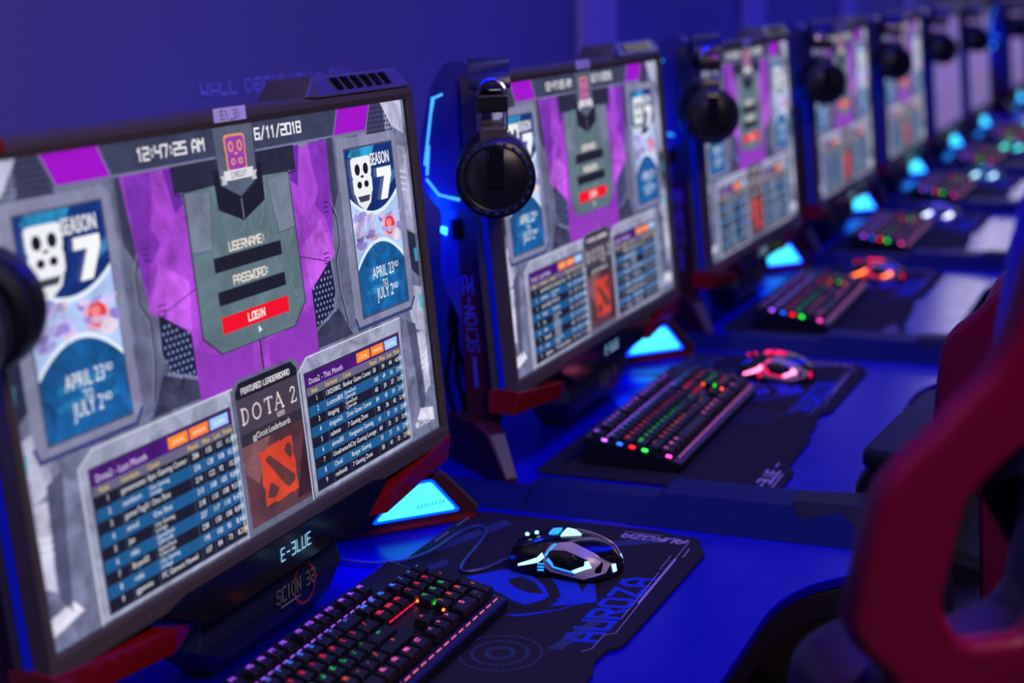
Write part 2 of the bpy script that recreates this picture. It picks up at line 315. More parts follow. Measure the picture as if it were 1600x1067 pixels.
# ------------------------------------------------------------------ screen picture
def screen_mat(name, strength):
    mt = bpy.data.materials.new(name); mt.use_nodes = True; nt = mt.node_tree; b = nt.nodes['Principled BSDF']
    b.inputs['Base Color'].default_value = (0.01, 0.01, 0.012, 1); b.inputs['Roughness'].default_value = 0.32
    at = nt.nodes.new('ShaderNodeAttribute'); at.attribute_name = 'Col'
    tc = nt.nodes.new('ShaderNodeTexCoord'); n1 = nt.nodes.new('ShaderNodeTexNoise'); n1.inputs['Scale'].default_value = 24; n1.inputs['Detail'].default_value = 9; n1.inputs['Roughness'].default_value = 0.66; n1.inputs['Distortion'].default_value = 0.8
    nt.links.new(tc.outputs['Object'], n1.inputs['Vector'])
    mr = nt.nodes.new('ShaderNodeMapRange'); mr.inputs['From Min'].default_value = 0.3; mr.inputs['From Max'].default_value = 0.7; mr.inputs['To Min'].default_value = -0.85; mr.inputs['To Max'].default_value = 1.25; mr.clamp = True
    nt.links.new(n1.outputs['Fac'], mr.inputs['Value'])
    mul = nt.nodes.new('ShaderNodeMath'); mul.operation = 'MULTIPLY'; nt.links.new(mr.outputs['Result'], mul.inputs[0]); nt.links.new(at.outputs['Alpha'], mul.inputs[1])
    ad = nt.nodes.new('ShaderNodeMath'); ad.operation = 'ADD'; ad.inputs[1].default_value = 1.0; nt.links.new(mul.outputs[0], ad.inputs[0])
    mx = nt.nodes.new('ShaderNodeVectorMath'); mx.operation = 'SCALE'; nt.links.new(at.outputs['Color'], mx.inputs[0]); nt.links.new(ad.outputs[0], mx.inputs['Scale'])
    nt.links.new(mx.outputs[0], b.inputs['Emission Color']); b.inputs['Emission Strength'].default_value = strength
    return mt
M_screen = screen_mat('screen_light', 1.0)
U0 = 0.4875                                           # middle of the picture
class Pic:
    def __init__(s): s.mb = MB()
    def mtx(s, layer): return TILT @ Matrix.Translation((-SW / 2, -0.0012 - layer * 0.00018, 0)) @ Matrix.Rotation(R(90), 4, 'X')
    def poly(s, pts, col, layer, grain=0.0): s.mb.add([(u * SW, v * SH, 0) for u, v in pts], [tuple(range(len(pts)))], (*lin(col), grain), s.mtx(layer))
    def rect(s, u0, v0, u1, v1, col, layer, grain=0.0): s.poly([(u0, v0), (u1, v0), (u1, v1), (u0, v1)], col, layer, grain)
    def line(s, pts, w, col, layer, grain=0.0):
        vs, fs = ribbon([(u * SW, v * SH) for u, v in pts], w); s.mb.add([(x, y, 0) for x, y in vs], fs, (*lin(col), grain), s.mtx(layer))
    def text(s, t, u, v, h, w, col, layer, align='L', gap=1.7, shear=0.0, wide=1.0):
        flat_text(s.mb, t, h * SH, w, s.mtx(layer) @ Matrix.Translation((u * SW, v * SH, 0)), align, gap, shear, wide, (*lin(col), 0))
    def font(s, t, u, v, h, col, layer, align='LEFT', shear=0.0, sx=1.0, bold=0.0):
        s.mb.mesh(bfont(t, h * SH * 1.38, align, shear), s.mtx(layer) @ Matrix.Translation((u * SW, v * SH, 0)) @ Matrix.Diagonal((sx, 1, 1, 1)), (*lin(col), 0))
def gg(p, cu_, cv, w, h, fill, eye, rim, layer):      # four-eyed letter badge
    a = SW / SH
    def blob(k): return rounded([(cu_ - w / 2 * k, cv + h / 2 * k), (cu_ + w / 2 * k, cv + h / 2 * k), (cu_ + w / 2 * k, cv + h * .03), (cu_ + w * .44 * k, cv - h * .03), (cu_ + w * .49 * k, cv - h * .09), (cu_ + w * .47 * k, cv - h / 2 * k), (cu_ - w * .47 * k, cv - h / 2 * k), (cu_ - w * .49 * k, cv - h * .09), (cu_ - w * .44 * k, cv - h * .03), (cu_ - w / 2 * k, cv + h * .03)], w * .2, 4)
    p.poly(blob(1.14), rim, layer); p.poly(blob(1.0), fill, layer + 1)
    for sx in (-1, 1):
        p.poly(disc(cu_ + sx * w * .24, cv + h * .20, w * .15, h * .17), eye, layer + 2); p.poly(disc(cu_ + sx * w * .24, cv + h * .20, w * .075, h * .10), fill if eye[0] > 60 else (20, 22, 30), layer + 3)
        p.poly(disc(cu_ + sx * w * .2, cv - h * .26, w * .13, h * .105), eye, layer + 2); p.poly(disc(cu_ + sx * w * .2, cv - h * .26, w * .06, h * .05), fill if eye[0] > 60 else (20, 22, 30), layer + 3)
    p.poly([(cu_ - w * .12, cv - h * .02), (cu_, cv + h * .03), (cu_ + w * .12, cv - h * .02), (cu_, cv - h * .07)], eye, layer + 2)
    return a
def poster(p, u0, u1, v0, v1):
    cx = (u0 + u1) / 2; w = u1 - u0; h = v1 - v0
    p.poly([(u0 - .024, v0 + .01), (u0 - .018, v0 - .028), (u1 + .006, v0 - .028), (u1 + .02, v0 + .0), (u1 + .02, v1 + .01), (u1 + .008, v1 + .032), (u0 - .016, v1 + .032), (u0 - .024, v1 + .01)], (128, 130, 160), 3, .25)
    p.line([(u0 - .024, v0), (u0 - .018, v0 - .028), (u1 + .006, v0 - .028), (u1 + .02, v0)], .004, (52, 62, 120), 4)
    p.rect(u0 - .003, v0 - .005, u1 + .003, v1 + .005, (70, 74, 100), 4)
    p.rect(u0, v0, u1, v1, (10, 44, 110), 5, .55)
    p.poly([(u0 + w * .12, v1), (u0 + w * .62, v1), (u0 + w * .56, v1 - h * .05), (u0 + w * .3, v1 - h * .09), (u0 + w * .05, v1 - h * .04)], (34, 130, 176), 6, .9)
    p.poly([(u1 - w * .28, v0 + h * .70), (u1, v0 + h * .78), (u1, v0 + h * .84), (u1 - w * .2, v0 + h * .74)], (50, 110, 160), 6, .5)
    # middle band between two white arcs
    top = [(cx + w * .5 * t, v0 + h * .605 + h * .105 * t * t) for t in [k / 10 for k in range(-10, 11)]]
    bot = [(cx + w * .5 * t, v0 + h * .42 - h * .135 * t * t) for t in [k / 10 for k in range(-10, 11)]]
    def band(o1, o2, col, l, g=0):
        for k in range(20):
            a, b, c, d = bot[k], bot[k + 1], top[k + 1], top[k]
            p.poly([(a[0], a[1] + o1), (b[0], b[1] + o1), (c[0], c[1] - o2), (d[0], d[1] - o2)], col, l, g)
    band(-.002, -.002, (225, 238, 252), 7); band(.010, .010, (170, 196, 240), 8, .35)
    rnd = random.Random(3)
    for k in range(60):                                # loose colour dabs in the band
        sx = -1 if k % 2 else 1; rr = rnd.uniform(.05, .12)
        p.poly(disc(cx + sx * w * rnd.uniform(.10, .44), v0 + h * (.51 + rnd.uniform(-.085, .085)), w * rr, h * rr * .36, 7, rnd.uniform(0, 6)), rnd.choice([(182, 172, 226), (196, 184, 228), (150, 138, 205), (212, 198, 216), (132, 116, 188), (200, 164, 196)]), 9 + k * .1, .8)
    p.poly(disc(cx + w * .24, v0 + h * .50, w * .16, h * .075), (226, 170, 190), 12, .3); p.poly(disc(cx + w * .25, v0 + h * .50, w * .11, h * .058), (212, 56, 70), 13, .5)
    p.poly(disc(cx + w * .23, v0 + h * .515, w * .06, h * .025), (246, 130, 130), 14, .4)
    for k in range(20): p.poly([(bot[k][0], v0), (bot[k + 1][0], v0), bot[k + 1], bot[k]], (16, 84, 142), 5.5, .75)
    # lower teal sea
    for k in range(8): p.poly(disc(cx + w * rnd.uniform(-.3, .3), v0 + h * rnd.uniform(.05, .25), w * .12, h * .022, 6), (24, 108, 160), 6 + k * .1, .9)
    gg(p, u0 + w * .27, v1 - h * .165, w * .36, h * .20, (240, 242, 246), (22, 24, 34), (236, 240, 246), 15)
    p.poly([(u0 + w * .10, v1 - h * .275), (u0 + w * .44, v1 - h * .275), (u0 + w * .40, v1 - h * .33), (u0 + w * .27, v1 - h * .375), (u0 + w * .14, v1 - h * .33)], (232, 234, 240), 15)
    p.poly([(u0 + w * .14, v1 - h * .285), (u0 + w * .40, v1 - h * .285), (u0 + w * .36, v1 - h * .32), (u0 + w * .18, v1 - h * .32)], (60, 64, 80), 16)
    p.font('SEASON', u0 + w * .47, v1 - h * .118, .036, (244, 246, 250), 16, sx=.62); p.font('SEASON', u0 + w * .475, v1 - h * .118, .036, (244, 246, 250), 16.3, sx=.62)
    p.poly([(u0 + w * .59, v1 - h * .14), (u0 + w * .90, v1 - h * .14), (u0 + w * .90, v1 - h * .19), (u0 + w * .76, v1 - h * .335), (u0 + w * .61, v1 - h * .335), (u0 + w * .74, v1 - h * .195), (u0 + w * .58, v1 - h * .195)], (246, 248, 250), 16)
    for du in (0, .0012):
        p.font('APRIL 23', cx - .038, v0 + h * .205, .034, (236, 244, 250), 16 + du * 100, sx=.72); p.font('RD', cx + .036, v0 + h * .235, .017, (236, 244, 250), 16, sx=.8)
        p.font('TO', cx, v0 + h * .145, .020, (236, 244, 250), 16, 'CENTER', sx=.8)
        p.font('JULY 2', cx - .030, v0 + h * .075, .034, (236, 244, 250), 16 + du * 100, sx=.72); p.font('ND', cx + .025, v0 + h * .105, .017, (236, 244, 250), 16, sx=.8)
def table(p, u0, u1, v0, v1, title, rows):
    w = u1 - u0; h = v1 - v0
    p.poly([(u0 - .018, v0 - .014), (u1 + .012, v0 - .014), (u1 + .012, v1 + .042), (u0 + .01, v1 + .042), (u0 - .018, v1 + .01)], (150, 154, 180), 5, .5)
    p.line([(u0 - .018, v0 - .014), (u0 - .018, v1 + .01), (u0 + .01, v1 + .042), (u1 + .012, v1 + .042)], .0016, (205, 208, 224), 6)
    p.rect(u0 - .003, v0 - .004, u1 + .003, v1 + .004, (40, 44, 62), 6)
    p.rect(u0, v1 - .038, u1, v1, (70, 18, 112), 7, .35); p.font(title, u0 + .008, v1 - .030, .016, (230, 214, 244), 8)
    for k, (c, t) in enumerate([((255, 140, 30), 'LOCAL'), ((250, 128, 34), 'SEASON'), ((150, 200, 245), 'GLOBAL')]):
        a = u1 - .140 + k * .046; p.rect(a, v1 - .032, a + .042, v1 - .005, c, 8); p.font(t, a + .021, v1 - .024, .010, (255, 240, 220), 9, 'CENTER')
    p.rect(u0, v1 - .060, u1, v1 - .038, (104, 100, 128), 7)
    cols = [.012, .052, .105, .190, .222, .248, .270]
    for c, t in zip(cols, ['Rank', 'Username', 'Center', 'Played', 'Won', 'Lost', 'Points']): p.font(t, u0 + c, v1 - .055, .0125, (240, 205, 60), 8, sx=.9)
    n = len(rows); rh = (h - .060) / 9.0
    for r_, row in enumerate(rows):
        t1 = v1 - .060 - r_ * rh; b1 = max(t1 - rh, v0)
        p.rect(u0, b1, u1, t1, (22, 24, 38) if r_ % 2 == 0 else (22, 88, 140), 7, .1)
        for c, t in zip([.022, .050, .103, .197, .226, .251, .273], (str(r_ + 1),) + row):
            if c == .103 and '|' in t:
                a, b_ = t.split('|'); p.font(a, u0 + c, t1 - rh * .43, .0105, (226, 232, 244), 8); p.font(b_, u0 + c, t1 - rh * .87, .0105, (226, 232, 244), 8)
            else: p.font(t, u0 + c, t1 - rh * .66, .0140, (232, 236, 246), 8, sx=.92)
    for c in (.046, .099, .190, .220, .246, .268): p.line([(u0 + c, v0), (u0 + c, v1 - .060)], .0004, (90, 110, 150), 7.5)
    p.line([(u1 - .002, v0 + .03), (u1 - .002, v1 - .062)], .0014, (150, 214, 250), 9); p.line([(u1 - .002, v0 + .008), (u1 - .002, v0 + .03)], .0016, (240, 190, 40), 9)
def login_picture():
    p = Pic(); c = U0
    p.rect(-.008, 0, .992, 1, (104, 108, 138), 0, .75)
    mirror = lambda pts: [[(c + sx * du, v) for du, v in pts][::sx] for sx in (1, -1)]
    def both(pts, col, l, g=0):
        for q in mirror(pts): p.poly(q, col, l, g)
    def bline(pts, w, col, l):
        for q in mirror(pts): p.line(q, w, col, l)
    # outer metal shapes
    both([(.425, 1), (.495, 1), (.495, .90), (.455, .93), (.440, .965)], (176, 176, 204), 1, .6)
    both([(.366, 1), (.432, 1), (.432, .905), (.37, .905)], (60, 62, 92), .6, .2)
    for k in range(9):
        for j in range(6):
            for sx in (-1, 1): p.poly(disc(c + sx * (.378 + k * .0095 + (j % 2) * .0048), .92 + j * .0135, .0028, .0042, 6), (22, 26, 60), .9)
    both([(.452, .88), (.495, .86), (.495, .60), (.47, .63), (.468, .74)], (150, 150, 178), 1, .7)
    for k in range(4): bline([(.458, .80 - k * .018), (.486, .788 - k * .018)], .0022, (208, 206, 226), 2)
    both([(.468, .62), (.495, .60), (.495, .47), (.470, .50)], (36, 40, 66), 1, .4)
    both([(.438, .47), (.495, .44), (.495, .30), (.452, .33)], (170, 170, 196), 1, .7)
    both([(.43, .36), (.46, .34), (.466, .10), (.448, .06), (.440, .22)], (72, 76, 104), 2, .5)
    both([(.462, .31), (.492, .31), (.490, .14), (.470, .12)], (186, 184, 208), 2, .6)
    for k in range(3): bline([(.466, .235 - k * .018), (.49, .242 - k * .018)], .002, (226, 224, 240), 3)
    both([(.43, .055), (.49, .03), (.49, .07), (.446, .085)], (210, 206, 226), 2, .5); both([(.484, .56), (.495, .56), (.495, .52), (.486, .52)], (50, 150, 170), 2); both([(.482, .42), (.495, .42), (.495, .37), (.484, .38)], (80, 170, 180), 2, .3)
    # inner grey shoulders with dark seam
    both([(.222, .935), (.252, .955), (.268, .93), (.268, .40), (.222, .40)], (92, 96, 124), 1.5, .45)
    both([(.222, .935), (.252, .955), (.262, .935), (.262, .78), (.238, .72), (.222, .80)], (54, 58, 84), 1.7, .3)
    bline([(.236, .93), (.236, .75), (.248, .71), (.248, .64), (.232, .60), (.232, .52), (.246, .42)], .0018, (28, 30, 46), 2.2)
    bline([(.239, .93), (.239, .752), (.251, .712), (.251, .64), (.235, .60), (.235, .52), (.249, .42)], .0009, (150, 152, 178), 2.2)
    # purple body
    p.poly([(.236, .929), (.345, .929), (.36, .80), (.615, .80), (.627, .919), (.725, .918), (.716, .614), (.642, .539), (.642, .355), (.332, .355), (.336, .543), (.258, .614)], (152, 64, 192), 2.4, .5)
    both([(.245, .925), (.19, .925), (.195, .86), (.205, .80), (.19, .76), (.215, .72), (.226, .66), (.236, .70)], (122, 48, 174), 2.6, .4)
    both([(.165, .925), (.142, .925), (.130, .84), (.150, .82)], (104, 40, 160), 2.6, .15)
    both([(.20, .72), (.232, .62), (.20, .585), (.15, .55), (.14, .66)], (172, 82, 206), 2.7, .55)
    both([(.15, .50), (.152, .36), (.02, .36), (.02, .46), (.10, .47)], (140, 56, 184), 2.6, .15)
    bline([(.205, .605), (.128, .64)], .0012, (90, 34, 120), 2.9)
    for k in range(3): bline([(.216, .76 - k * .013), (.226, .76 - k * .013)], .0016, (70, 26, 100), 2.9); bline([(.198, .60 + k * .013), (.212, .60 + k * .013)], .0016, (96, 36, 130), 2.9)
    both([(.214, .608), (.152, .542), (.152, .44), (.205, .47), (.218, .52)], (24, 28, 52), 3, .2)
    for k in range(6):
        for j in range(9):
            a = .158 + k * .0095 + (j % 2) * .0047; b = .452 + j * .0155
            if b < .54 + (a - .152) * .9 and b > .43 + (a - .152) * .6:
                for sx in (-1, 1): p.poly(disc(c + sx * a, b, .0026, .0042, 6), (120, 140, 200), 3.3)
    both([(.222, .47), (.152, .43), (.15, .385), (.255, .385)], (52, 54, 80), 2.9, .8)
    # top bar
    p.rect(c - .372, .932, c + .372, 1.0, (56, 62, 90), 4, .25); bline([(.0, .930), (.275, .930), (.30, .926), (.37, .926)], .0022, (116, 120, 152), 4.4)
    p.rect(c - .148, .865, c + .148, .927, (34, 36, 58), 3.5, .4); bline([(.05, .927), (.148, .927), (.146, .86), (.128, .858), (.124, .80)], .0012, (20, 22, 36), 4.2)
    for pts in mirror([(.285, 1), (.386, 1), (.366, .932), (.268, .932)]): p.poly(pts, (160, 12, 200), 5)
    bline([(.285, 1), (.266, .930), (.367, .930), (.388, 1)], .0022, (110, 112, 150), 5.4)
    p.text('12:47:25 AM', .276, .953, .026, .0019, (238, 236, 244), 6, gap=1.5, wide=1.12); p.text('6/11/2018', .5415, .957, .026, .0021, (238, 236, 244), 6, gap=1.5, wide=1.12)
    # login panel
    pan = [(.360, .862), (.433, .866), (.433, .81), (.544, .81), (.544, .866), (.613, .863), (.616, .523), (.581, .469), (.396, .469), (.359, .519)]
    p.poly([(c + (u - c) * 1.02, .66 + (v - .66) * 1.012) for u, v in pan], (28, 32, 44), 5)
    p.poly(pan, (92, 114, 124), 6, .22)
    both([(.070, .852), (.126, .860), (.126, .72), (.082, .715)], (112, 122, 142), 6.3, .3); bline([(.126, .72), (.082, .715), (.070, .85)], .0008, (60, 70, 84), 6.5)
    rnd = random.Random(5)
    for k in range(44):                                 # circuit traces
        u = rnd.uniform(.372, .60); v = rnd.uniform(.49, .80); d = rnd.choice([-1, 1]); q = [(u, v), (u + d * .012, v + .02), (u + d * .012, v + rnd.uniform(.03, .06))]
        if all(.37 < a < .605 and .48 < b < .85 for a, b in q): p.line(q, .0009, rnd.choice([(112, 136, 142), (80, 102, 112), (118, 138, 146)]), 6.4)
    for t, v1, v0 in (('USERNAME:', .696, .660), ('PASSWORD:', .614, .580)):
        p.rect(.404, v0, .571, v1, (24, 26, 40), 7); p.text(t, c, v1 + .008, .020, .0014, (240, 226, 214), 7.5, 'C', gap=1.5)
    p.rect(.404, .512, .571, .552, (240, 8, 30), 7); p.text('LOGIN', c, .523, .018, .0015, (250, 236, 226), 7.5, 'C', gap=1.5)
    p.poly([(.488, .504), (.488, .486), (.4925, .490), (.4965, .489)], (245, 245, 250), 8)
    # emblem shield
    p.poly([(.428, .90), (.547, .90), (.545, .806), (c, .768), (.431, .806)], (20, 22, 38), 7, .2)
    p.poly([(.438, 1), (.537, 1), (.532, .862), (c, .826), (.443, .862)], (84, 92, 116), 8, .2); p.line([(.438, 1), (.443, .862), (c, .826), (.532, .862), (.537, 1)], .0016, (40, 44, 62), 9)
    p.line([(c, .82), (c, .775)], .0016, (120, 124, 146), 9)
    gg(p, c, .934, .044, .080, (150, 60, 170), (232, 150, 110), (232, 150, 90), 10)
    p.poly([(.452, .894), (.523, .894), (.521, .870), (.454, .870)], (224, 222, 232), 14); both([(.034, .884), (.045, .884), (.040, .873), (.043, .862), (.030, .862)], (196, 194, 210), 13)
    p.text('CIRCUIT', c, .876, .012, .0008, (90, 90, 110), 15, 'C', gap=1.3)
    poster(p, .042, .1945, .418, .885); poster(p, .7805, .933, .418, .885)
    # centre game board
    p.poly([(.400, 0), (.577, 0), (.577, .372), (.560, .392), (.418, .392), (.400, .372)], (92, 96, 120), 5.5, .4)
    p.poly([(.410, .344), (.569, .344), (.569, .362), (.556, .384), (.421, .384), (.410, .362)], (22, 22, 36), 6.5); p.text('FEATURED LEADERBOARD', U0, .354, .013, .0010, (226, 220, 230), 7, 'C', gap=1.2)
    p.rect(.410, .255, .569, .344, (70, 60, 76), 6.5, .15); p.rect(.410, .225, .569, .255, (48, 44, 56), 6.5); p.rect(.410, .018, .569, .225, (84, 50, 56), 6.5, .45)
    p.poly([(.41, .225), (.48, .225), (.44, .12), (.41, .16)], (120, 76, 80), 6.8, .5); p.poly([(.569, .20), (.569, .03), (.53, .03), (.55, .12)], (52, 28, 36), 6.8, .5)
    k = SH * .038                                        # serif lettering
    def serif(lines, u, thick):
        for pl, w_ in lines: p.line([(u + a * k / SW, .280 + b * k / SH) for a, b in pl], thick * w_, (226, 220, 222), 7.5)
    arc = [(0, 1), (.3, 1)] + [(.3 + .42 * math.sin(t), .5 + .5 * math.cos(t)) for t in [x * math.pi / 8 for x in range(9)]] + [(0, 0)]
    serif([([(.12, 0), (.12, 1)], 1.6), (arc, .9)], .419, .0014)
    serif([([(.5 + .46 * math.sin(t), .5 + .5 * math.cos(t)) for t in [x * math.pi / 9 for x in range(19)]], 1.1)], .4455, .0014)
    serif([([(.45, 0), (.45, 1)], 1.6), ([(0, 1), (.9, 1)], .9), ([(0, 1), (0, .88)], .9), ([(.9, 1), (.9, .88)], .9), ([(.3, 0), (.6, 0)], .8)], .4775, .0014)
    serif([([(0, 0), (.45, 1.06)], .8), ([(.45, 1.06), (.92, 0)], 1.6), ([(.2, .36), (.72, .36)], .8), ([(-.1, 0), (.14, 0)], .8), ([(.76, 0), (1.06, 0)], .8)], .503, .0014)
    serif([([(0, .78), (.1, .95), (.3, 1.02), (.5, .92), (.52, .72), (.3, .4), (0, 0), (.62, 0), (.66, .14)], 1.1)], .545, .0014)
    p.rect(.505, .260, .524, .272, (190, 180, 186), 7.6); p.text('VALVE', .5145, .2625, .007, .0005, (60, 50, 60), 7.8, 'C', gap=1.2)
    p.font('ggCircuit Leaderboards', U0, .232, .0165, (232, 226, 230), 7.5, 'CENTER', sx=.80)
    e0, e1, f0, f1 = .447, .536, .050, .201
    E_ = lambda a, b: (e0 + a * (e1 - e0), f0 + b * (f1 - f0))
    p.poly([E_(*q) for q in [(0, .96), (.18, .94), (.22, .98), (.62, 1), (.66, .96), (.74, 1), (.98, .99), (.96, .7), (1, .5), (.97, .3), (1, .06), (.84, .02), (.8, .05), (.36, 0), (.3, .04), (.02, .02), (.05, .3), (0, .42), (.04, .7)]], (206, 66, 34), 8, .22)
    for q in ([(.14, .80), (.28, .84), (.94, .30), (.90, .20), (.72, .16), (.62, .22)], [(.70, .80), (.80, .90), (.92, .86), (.93, .66), (.84, .62)], [(.08, .16), (.20, .38), (.28, .36), (.44, .22), (.30, .10)]): p.poly([E_(*t) for t in q], (92, 52, 50), 9, .2)
    p.line([(U0, .469), (U0, .392)], .0030, (46, 44, 62), 5)
    rowsL = [('gamemaster', 'Epic Gaming Center', '286', '135', '151', '11,859'), ('northern', 'City Gaming|Lounge', '236', '128', '108', '10,587'), ('gamerTag01', 'One Shot', '214', '122', '92', '10,539'), ('nmod', 'One Shot', '213', '108', '105', '9,899'), ('jax', 'City Gaming|Lounge', '218', '110', '108', '9,518'), ('niko', 'GameDeck|Cybercafe', '227', '117', '110', '9,475'), ('Bryan02', 'GameDeck|Cybercafe', '238', '130', '108', '8,893'), ('redu', 'City Gaming|Lounge', '195', '100', '95', '8,466'), ('ggammo', 'PC Gamerz Hawaii', '157', '84', '73', '8,214')]
    rowsR = [('130250802', 'Bunker Game Center', '58', '54', '44', '4,004'), ('Lostsoul803|3', 'GameDeck|Cybercafe', '105', '49', '56', '3,990'), ('kingping', 'GameDeck|Cybercafe', '68', '39', '37', '3,427'), ('dragonkO', 'Dota Game Center', '84', '45', '39', '3,411'), ('subman', '7 Gaming Zone', '78', '36', '42', '3,185'), ('ahmad05', 'Vengeance Gaming', '61', '37', '24', '3,089'), ('Usualremarks', 'City Gaming Lounge', '64', '33', '31', '3,041'), ('Cloud', 'Ranger Gaming', '53', '37', '16', '2,987'), ('rasheeds', '7 Gaming Zone', '58', '41', '21', '2,935')]
    table(p, .101, .393, .016, .334, 'Dota2 - Last Month', rowsL); table(p, .589, .881, .020, .334, 'Dota2 - This Month', [tuple(x.split('|')[0] if n == 0 else x for n, x in enumerate(r_)) for r_ in rowsR])
    p.poly(disc(.912, .042, .006, .010), (206, 206, 222), 9); p.text('CIRCUIT', .922, .034, .015, .0012, (206, 206, 222), 9, gap=1.4)
    return p.mb
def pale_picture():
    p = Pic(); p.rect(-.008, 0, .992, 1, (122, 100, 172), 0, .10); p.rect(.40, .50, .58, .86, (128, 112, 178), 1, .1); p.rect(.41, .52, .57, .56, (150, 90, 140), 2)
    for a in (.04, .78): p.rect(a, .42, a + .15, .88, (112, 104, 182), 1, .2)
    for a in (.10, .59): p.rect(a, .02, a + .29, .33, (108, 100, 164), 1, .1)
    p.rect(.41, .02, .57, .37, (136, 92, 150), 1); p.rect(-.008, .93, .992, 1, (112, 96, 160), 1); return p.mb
def bake(mb, name):
    o = mb.build(name, M_screen); me = o.data; bpy.data.objects.remove(o); return me
ME_login = bake(login_picture(), 'display_picture'); ME_pale = bake(pale_picture(), 'pale_display_picture')

# ------------------------------------------------------------------ all-in-one gaming computers
def make_monitor():
    root = empty('gaming_monitor', (0, 0, DZ))
    # bezel ring by profile: (left, right, top, bottom, depth)
    prof = [(0.004, -0.002, 0.0, 0.0, -0.0005), (0.004, -0.002, 0.0, 0.0, -0.006), (0.009, 0.003, 0.0065, 0.004, -0.008), (0.0145, 0.0085, 0.0125, 0.019, -0.0068), (0.0155, 0.0095, 0.0175, 0.022, 0.006), (0.0155, 0.0095, 0.0175, 0.022, 0.030), (0.002, -0.004, 0.004, 0.004, 0.034)]
    vs = []; fs = []
    for l, r_, t, b, y in prof: vs += [(-SW / 2 - l, y, -b), (SW / 2 + r_, y, -b), (SW / 2 + r_, y, SH + t), (-SW / 2 - l, y, SH + t)]
    for i in range(len(prof) - 1):
        for k in range(4): fs.append((i * 4 + k, i * 4 + (k + 1) % 4, (i + 1) * 4 + (k + 1) % 4, (i + 1) * 4 + k))
    fs.append((24, 25, 26, 27))
    MB().add(vs, fs, None, TILT).build('bezel', M_bezel, root)
    MB().box((-SW / 2 - 0.003, -0.0008, 0), (SW / 2 - 0.003, 0.002, SH), 0, TILT).build('screen_glass', M_gloss, root)
    link('display', ME_login, root)
    chin = MB().prism([(-0.21, -0.018), (-0.185, -0.0125), (0.165, -0.0125), (0.19, -0.018), (0.19, -0.024), (0.135, -0.052), (-0.155, -0.052), (-0.21, -0.024)], -0.004, 0.0085, FRONT(0), 0.0015).build('chin', M_gloss, root)
    mb = MB(); x = 0; w_ = 0.0012; base = FRONT(-0.0092)
    st, tw = strokes('E-3LUE', 0.0120, 1.7, 0.12, 0.80)
    for pl in st:
        v2, f2 = ribbon([(a - tw / 2 - 0.0045, b - 0.0365) for a, b in pl], w_); mb.add([(a, b, 0) for a, b in v2], f2, None, base)
    mb.build('glowing_logo', G_logo, chin)
    # sticker
    sk = MB().add([(-0.0445, -0.0088, SH + 0.0045), (0.0085, -0.0088, SH + 0.0045), (0.0105, -0.0075, SH + 0.0175), (-0.0425, -0.0075, SH + 0.0175), (-0.0445, -0.0082, SH + 0.0045), (0.0085, -0.0082, SH + 0.0045), (0.0105, -0.0069, SH + 0.0175), (-0.0425, -0.0069, SH + 0.0175)], [(0, 1, 2, 3), (7, 6, 5, 4), (0, 4, 5, 1), (1, 5, 6, 2), (2, 6, 7, 3), (3, 7, 4, 0)], None, TILT).build('label_sticker', M_label, root)
    mb = MB(); flat_text(mb, 'E1_31', 0.0078, 0.0008, TILT @ frame((-0.017, -0.00885, SH + 0.0068), (1, 0, 0), (0, 0.1, 1)), 'C', gap=1.4); mb.build('sticker_print', M_ink, sk)
    MB().box((-SW / 2 - 0.014, -0.0092, SH + 0.0068), (-SW / 2 + 0.026, -0.0066, SH + 0.0160), 0.0006, TILT).build('corner_badge', M_red, root)
    # vent hump on the top right edge
    vh = MB().hull([(0.132, -0.002, SH + 0.016), (0.352, -0.002, SH + 0.016), (0.160, 0.004, SH + 0.037), (0.343, 0.004, SH + 0.037), (0.132, 0.06, SH + 0.016), (0.352, 0.06, SH + 0.016), (0.152, 0.055, SH + 0.037), (0.343, 0.055, SH + 0.037), (0.150, -0.007, SH + 0.014), (0.356, -0.007, SH + 0.014)], 0.002, TILT).build('vent_hump', M_bezel, root)
    for k in range(6):
        a = 0.196 + k * 0.0215
        MB().hull([(a, -0.0055, SH + 0.0205), (a + 0.011, -0.0055, SH + 0.0205), (a - 0.007, -0.0002, SH + 0.0335), (a + 0.004, -0.0002, SH + 0.0335), (a, 0.004, SH + 0.0205), (a + 0.011, 0.004, SH + 0.0205), (a - 0.007, 0.006, SH + 0.0335), (a + 0.004, 0.006, SH + 0.0335)], 0, TILT).build('vent_slot', M_gloss, vh)
    # deep chassis behind the screen, arched at the top rear
    YZ = Matrix(((0, 0, 1, 0), (1, 0, 0, 0), (0, 1, 0, 0), (0, 0, 0, 1)))            # XY -> YZ, extrude along X
    prof2 = rounded([(0.038, 0.10), (0.064, 0.47, .01), (0.070, 0.520, .02), (0.086, 0.530, .02), (0.108, 0.515, .03), (0.137, 0.45, .03), (0.134, 0.395, .02), (0.112, 0.360, .01), (0.118, 0.27, .02), (0.085, 0.20, .01), (0.08, 0.10)], 0.004, 4)
    MB().prism([(y - 0.012, z) for y, z in prof2], -0.352, 0.340, YZ, 0.004).build('chassis', M_chassis, root)
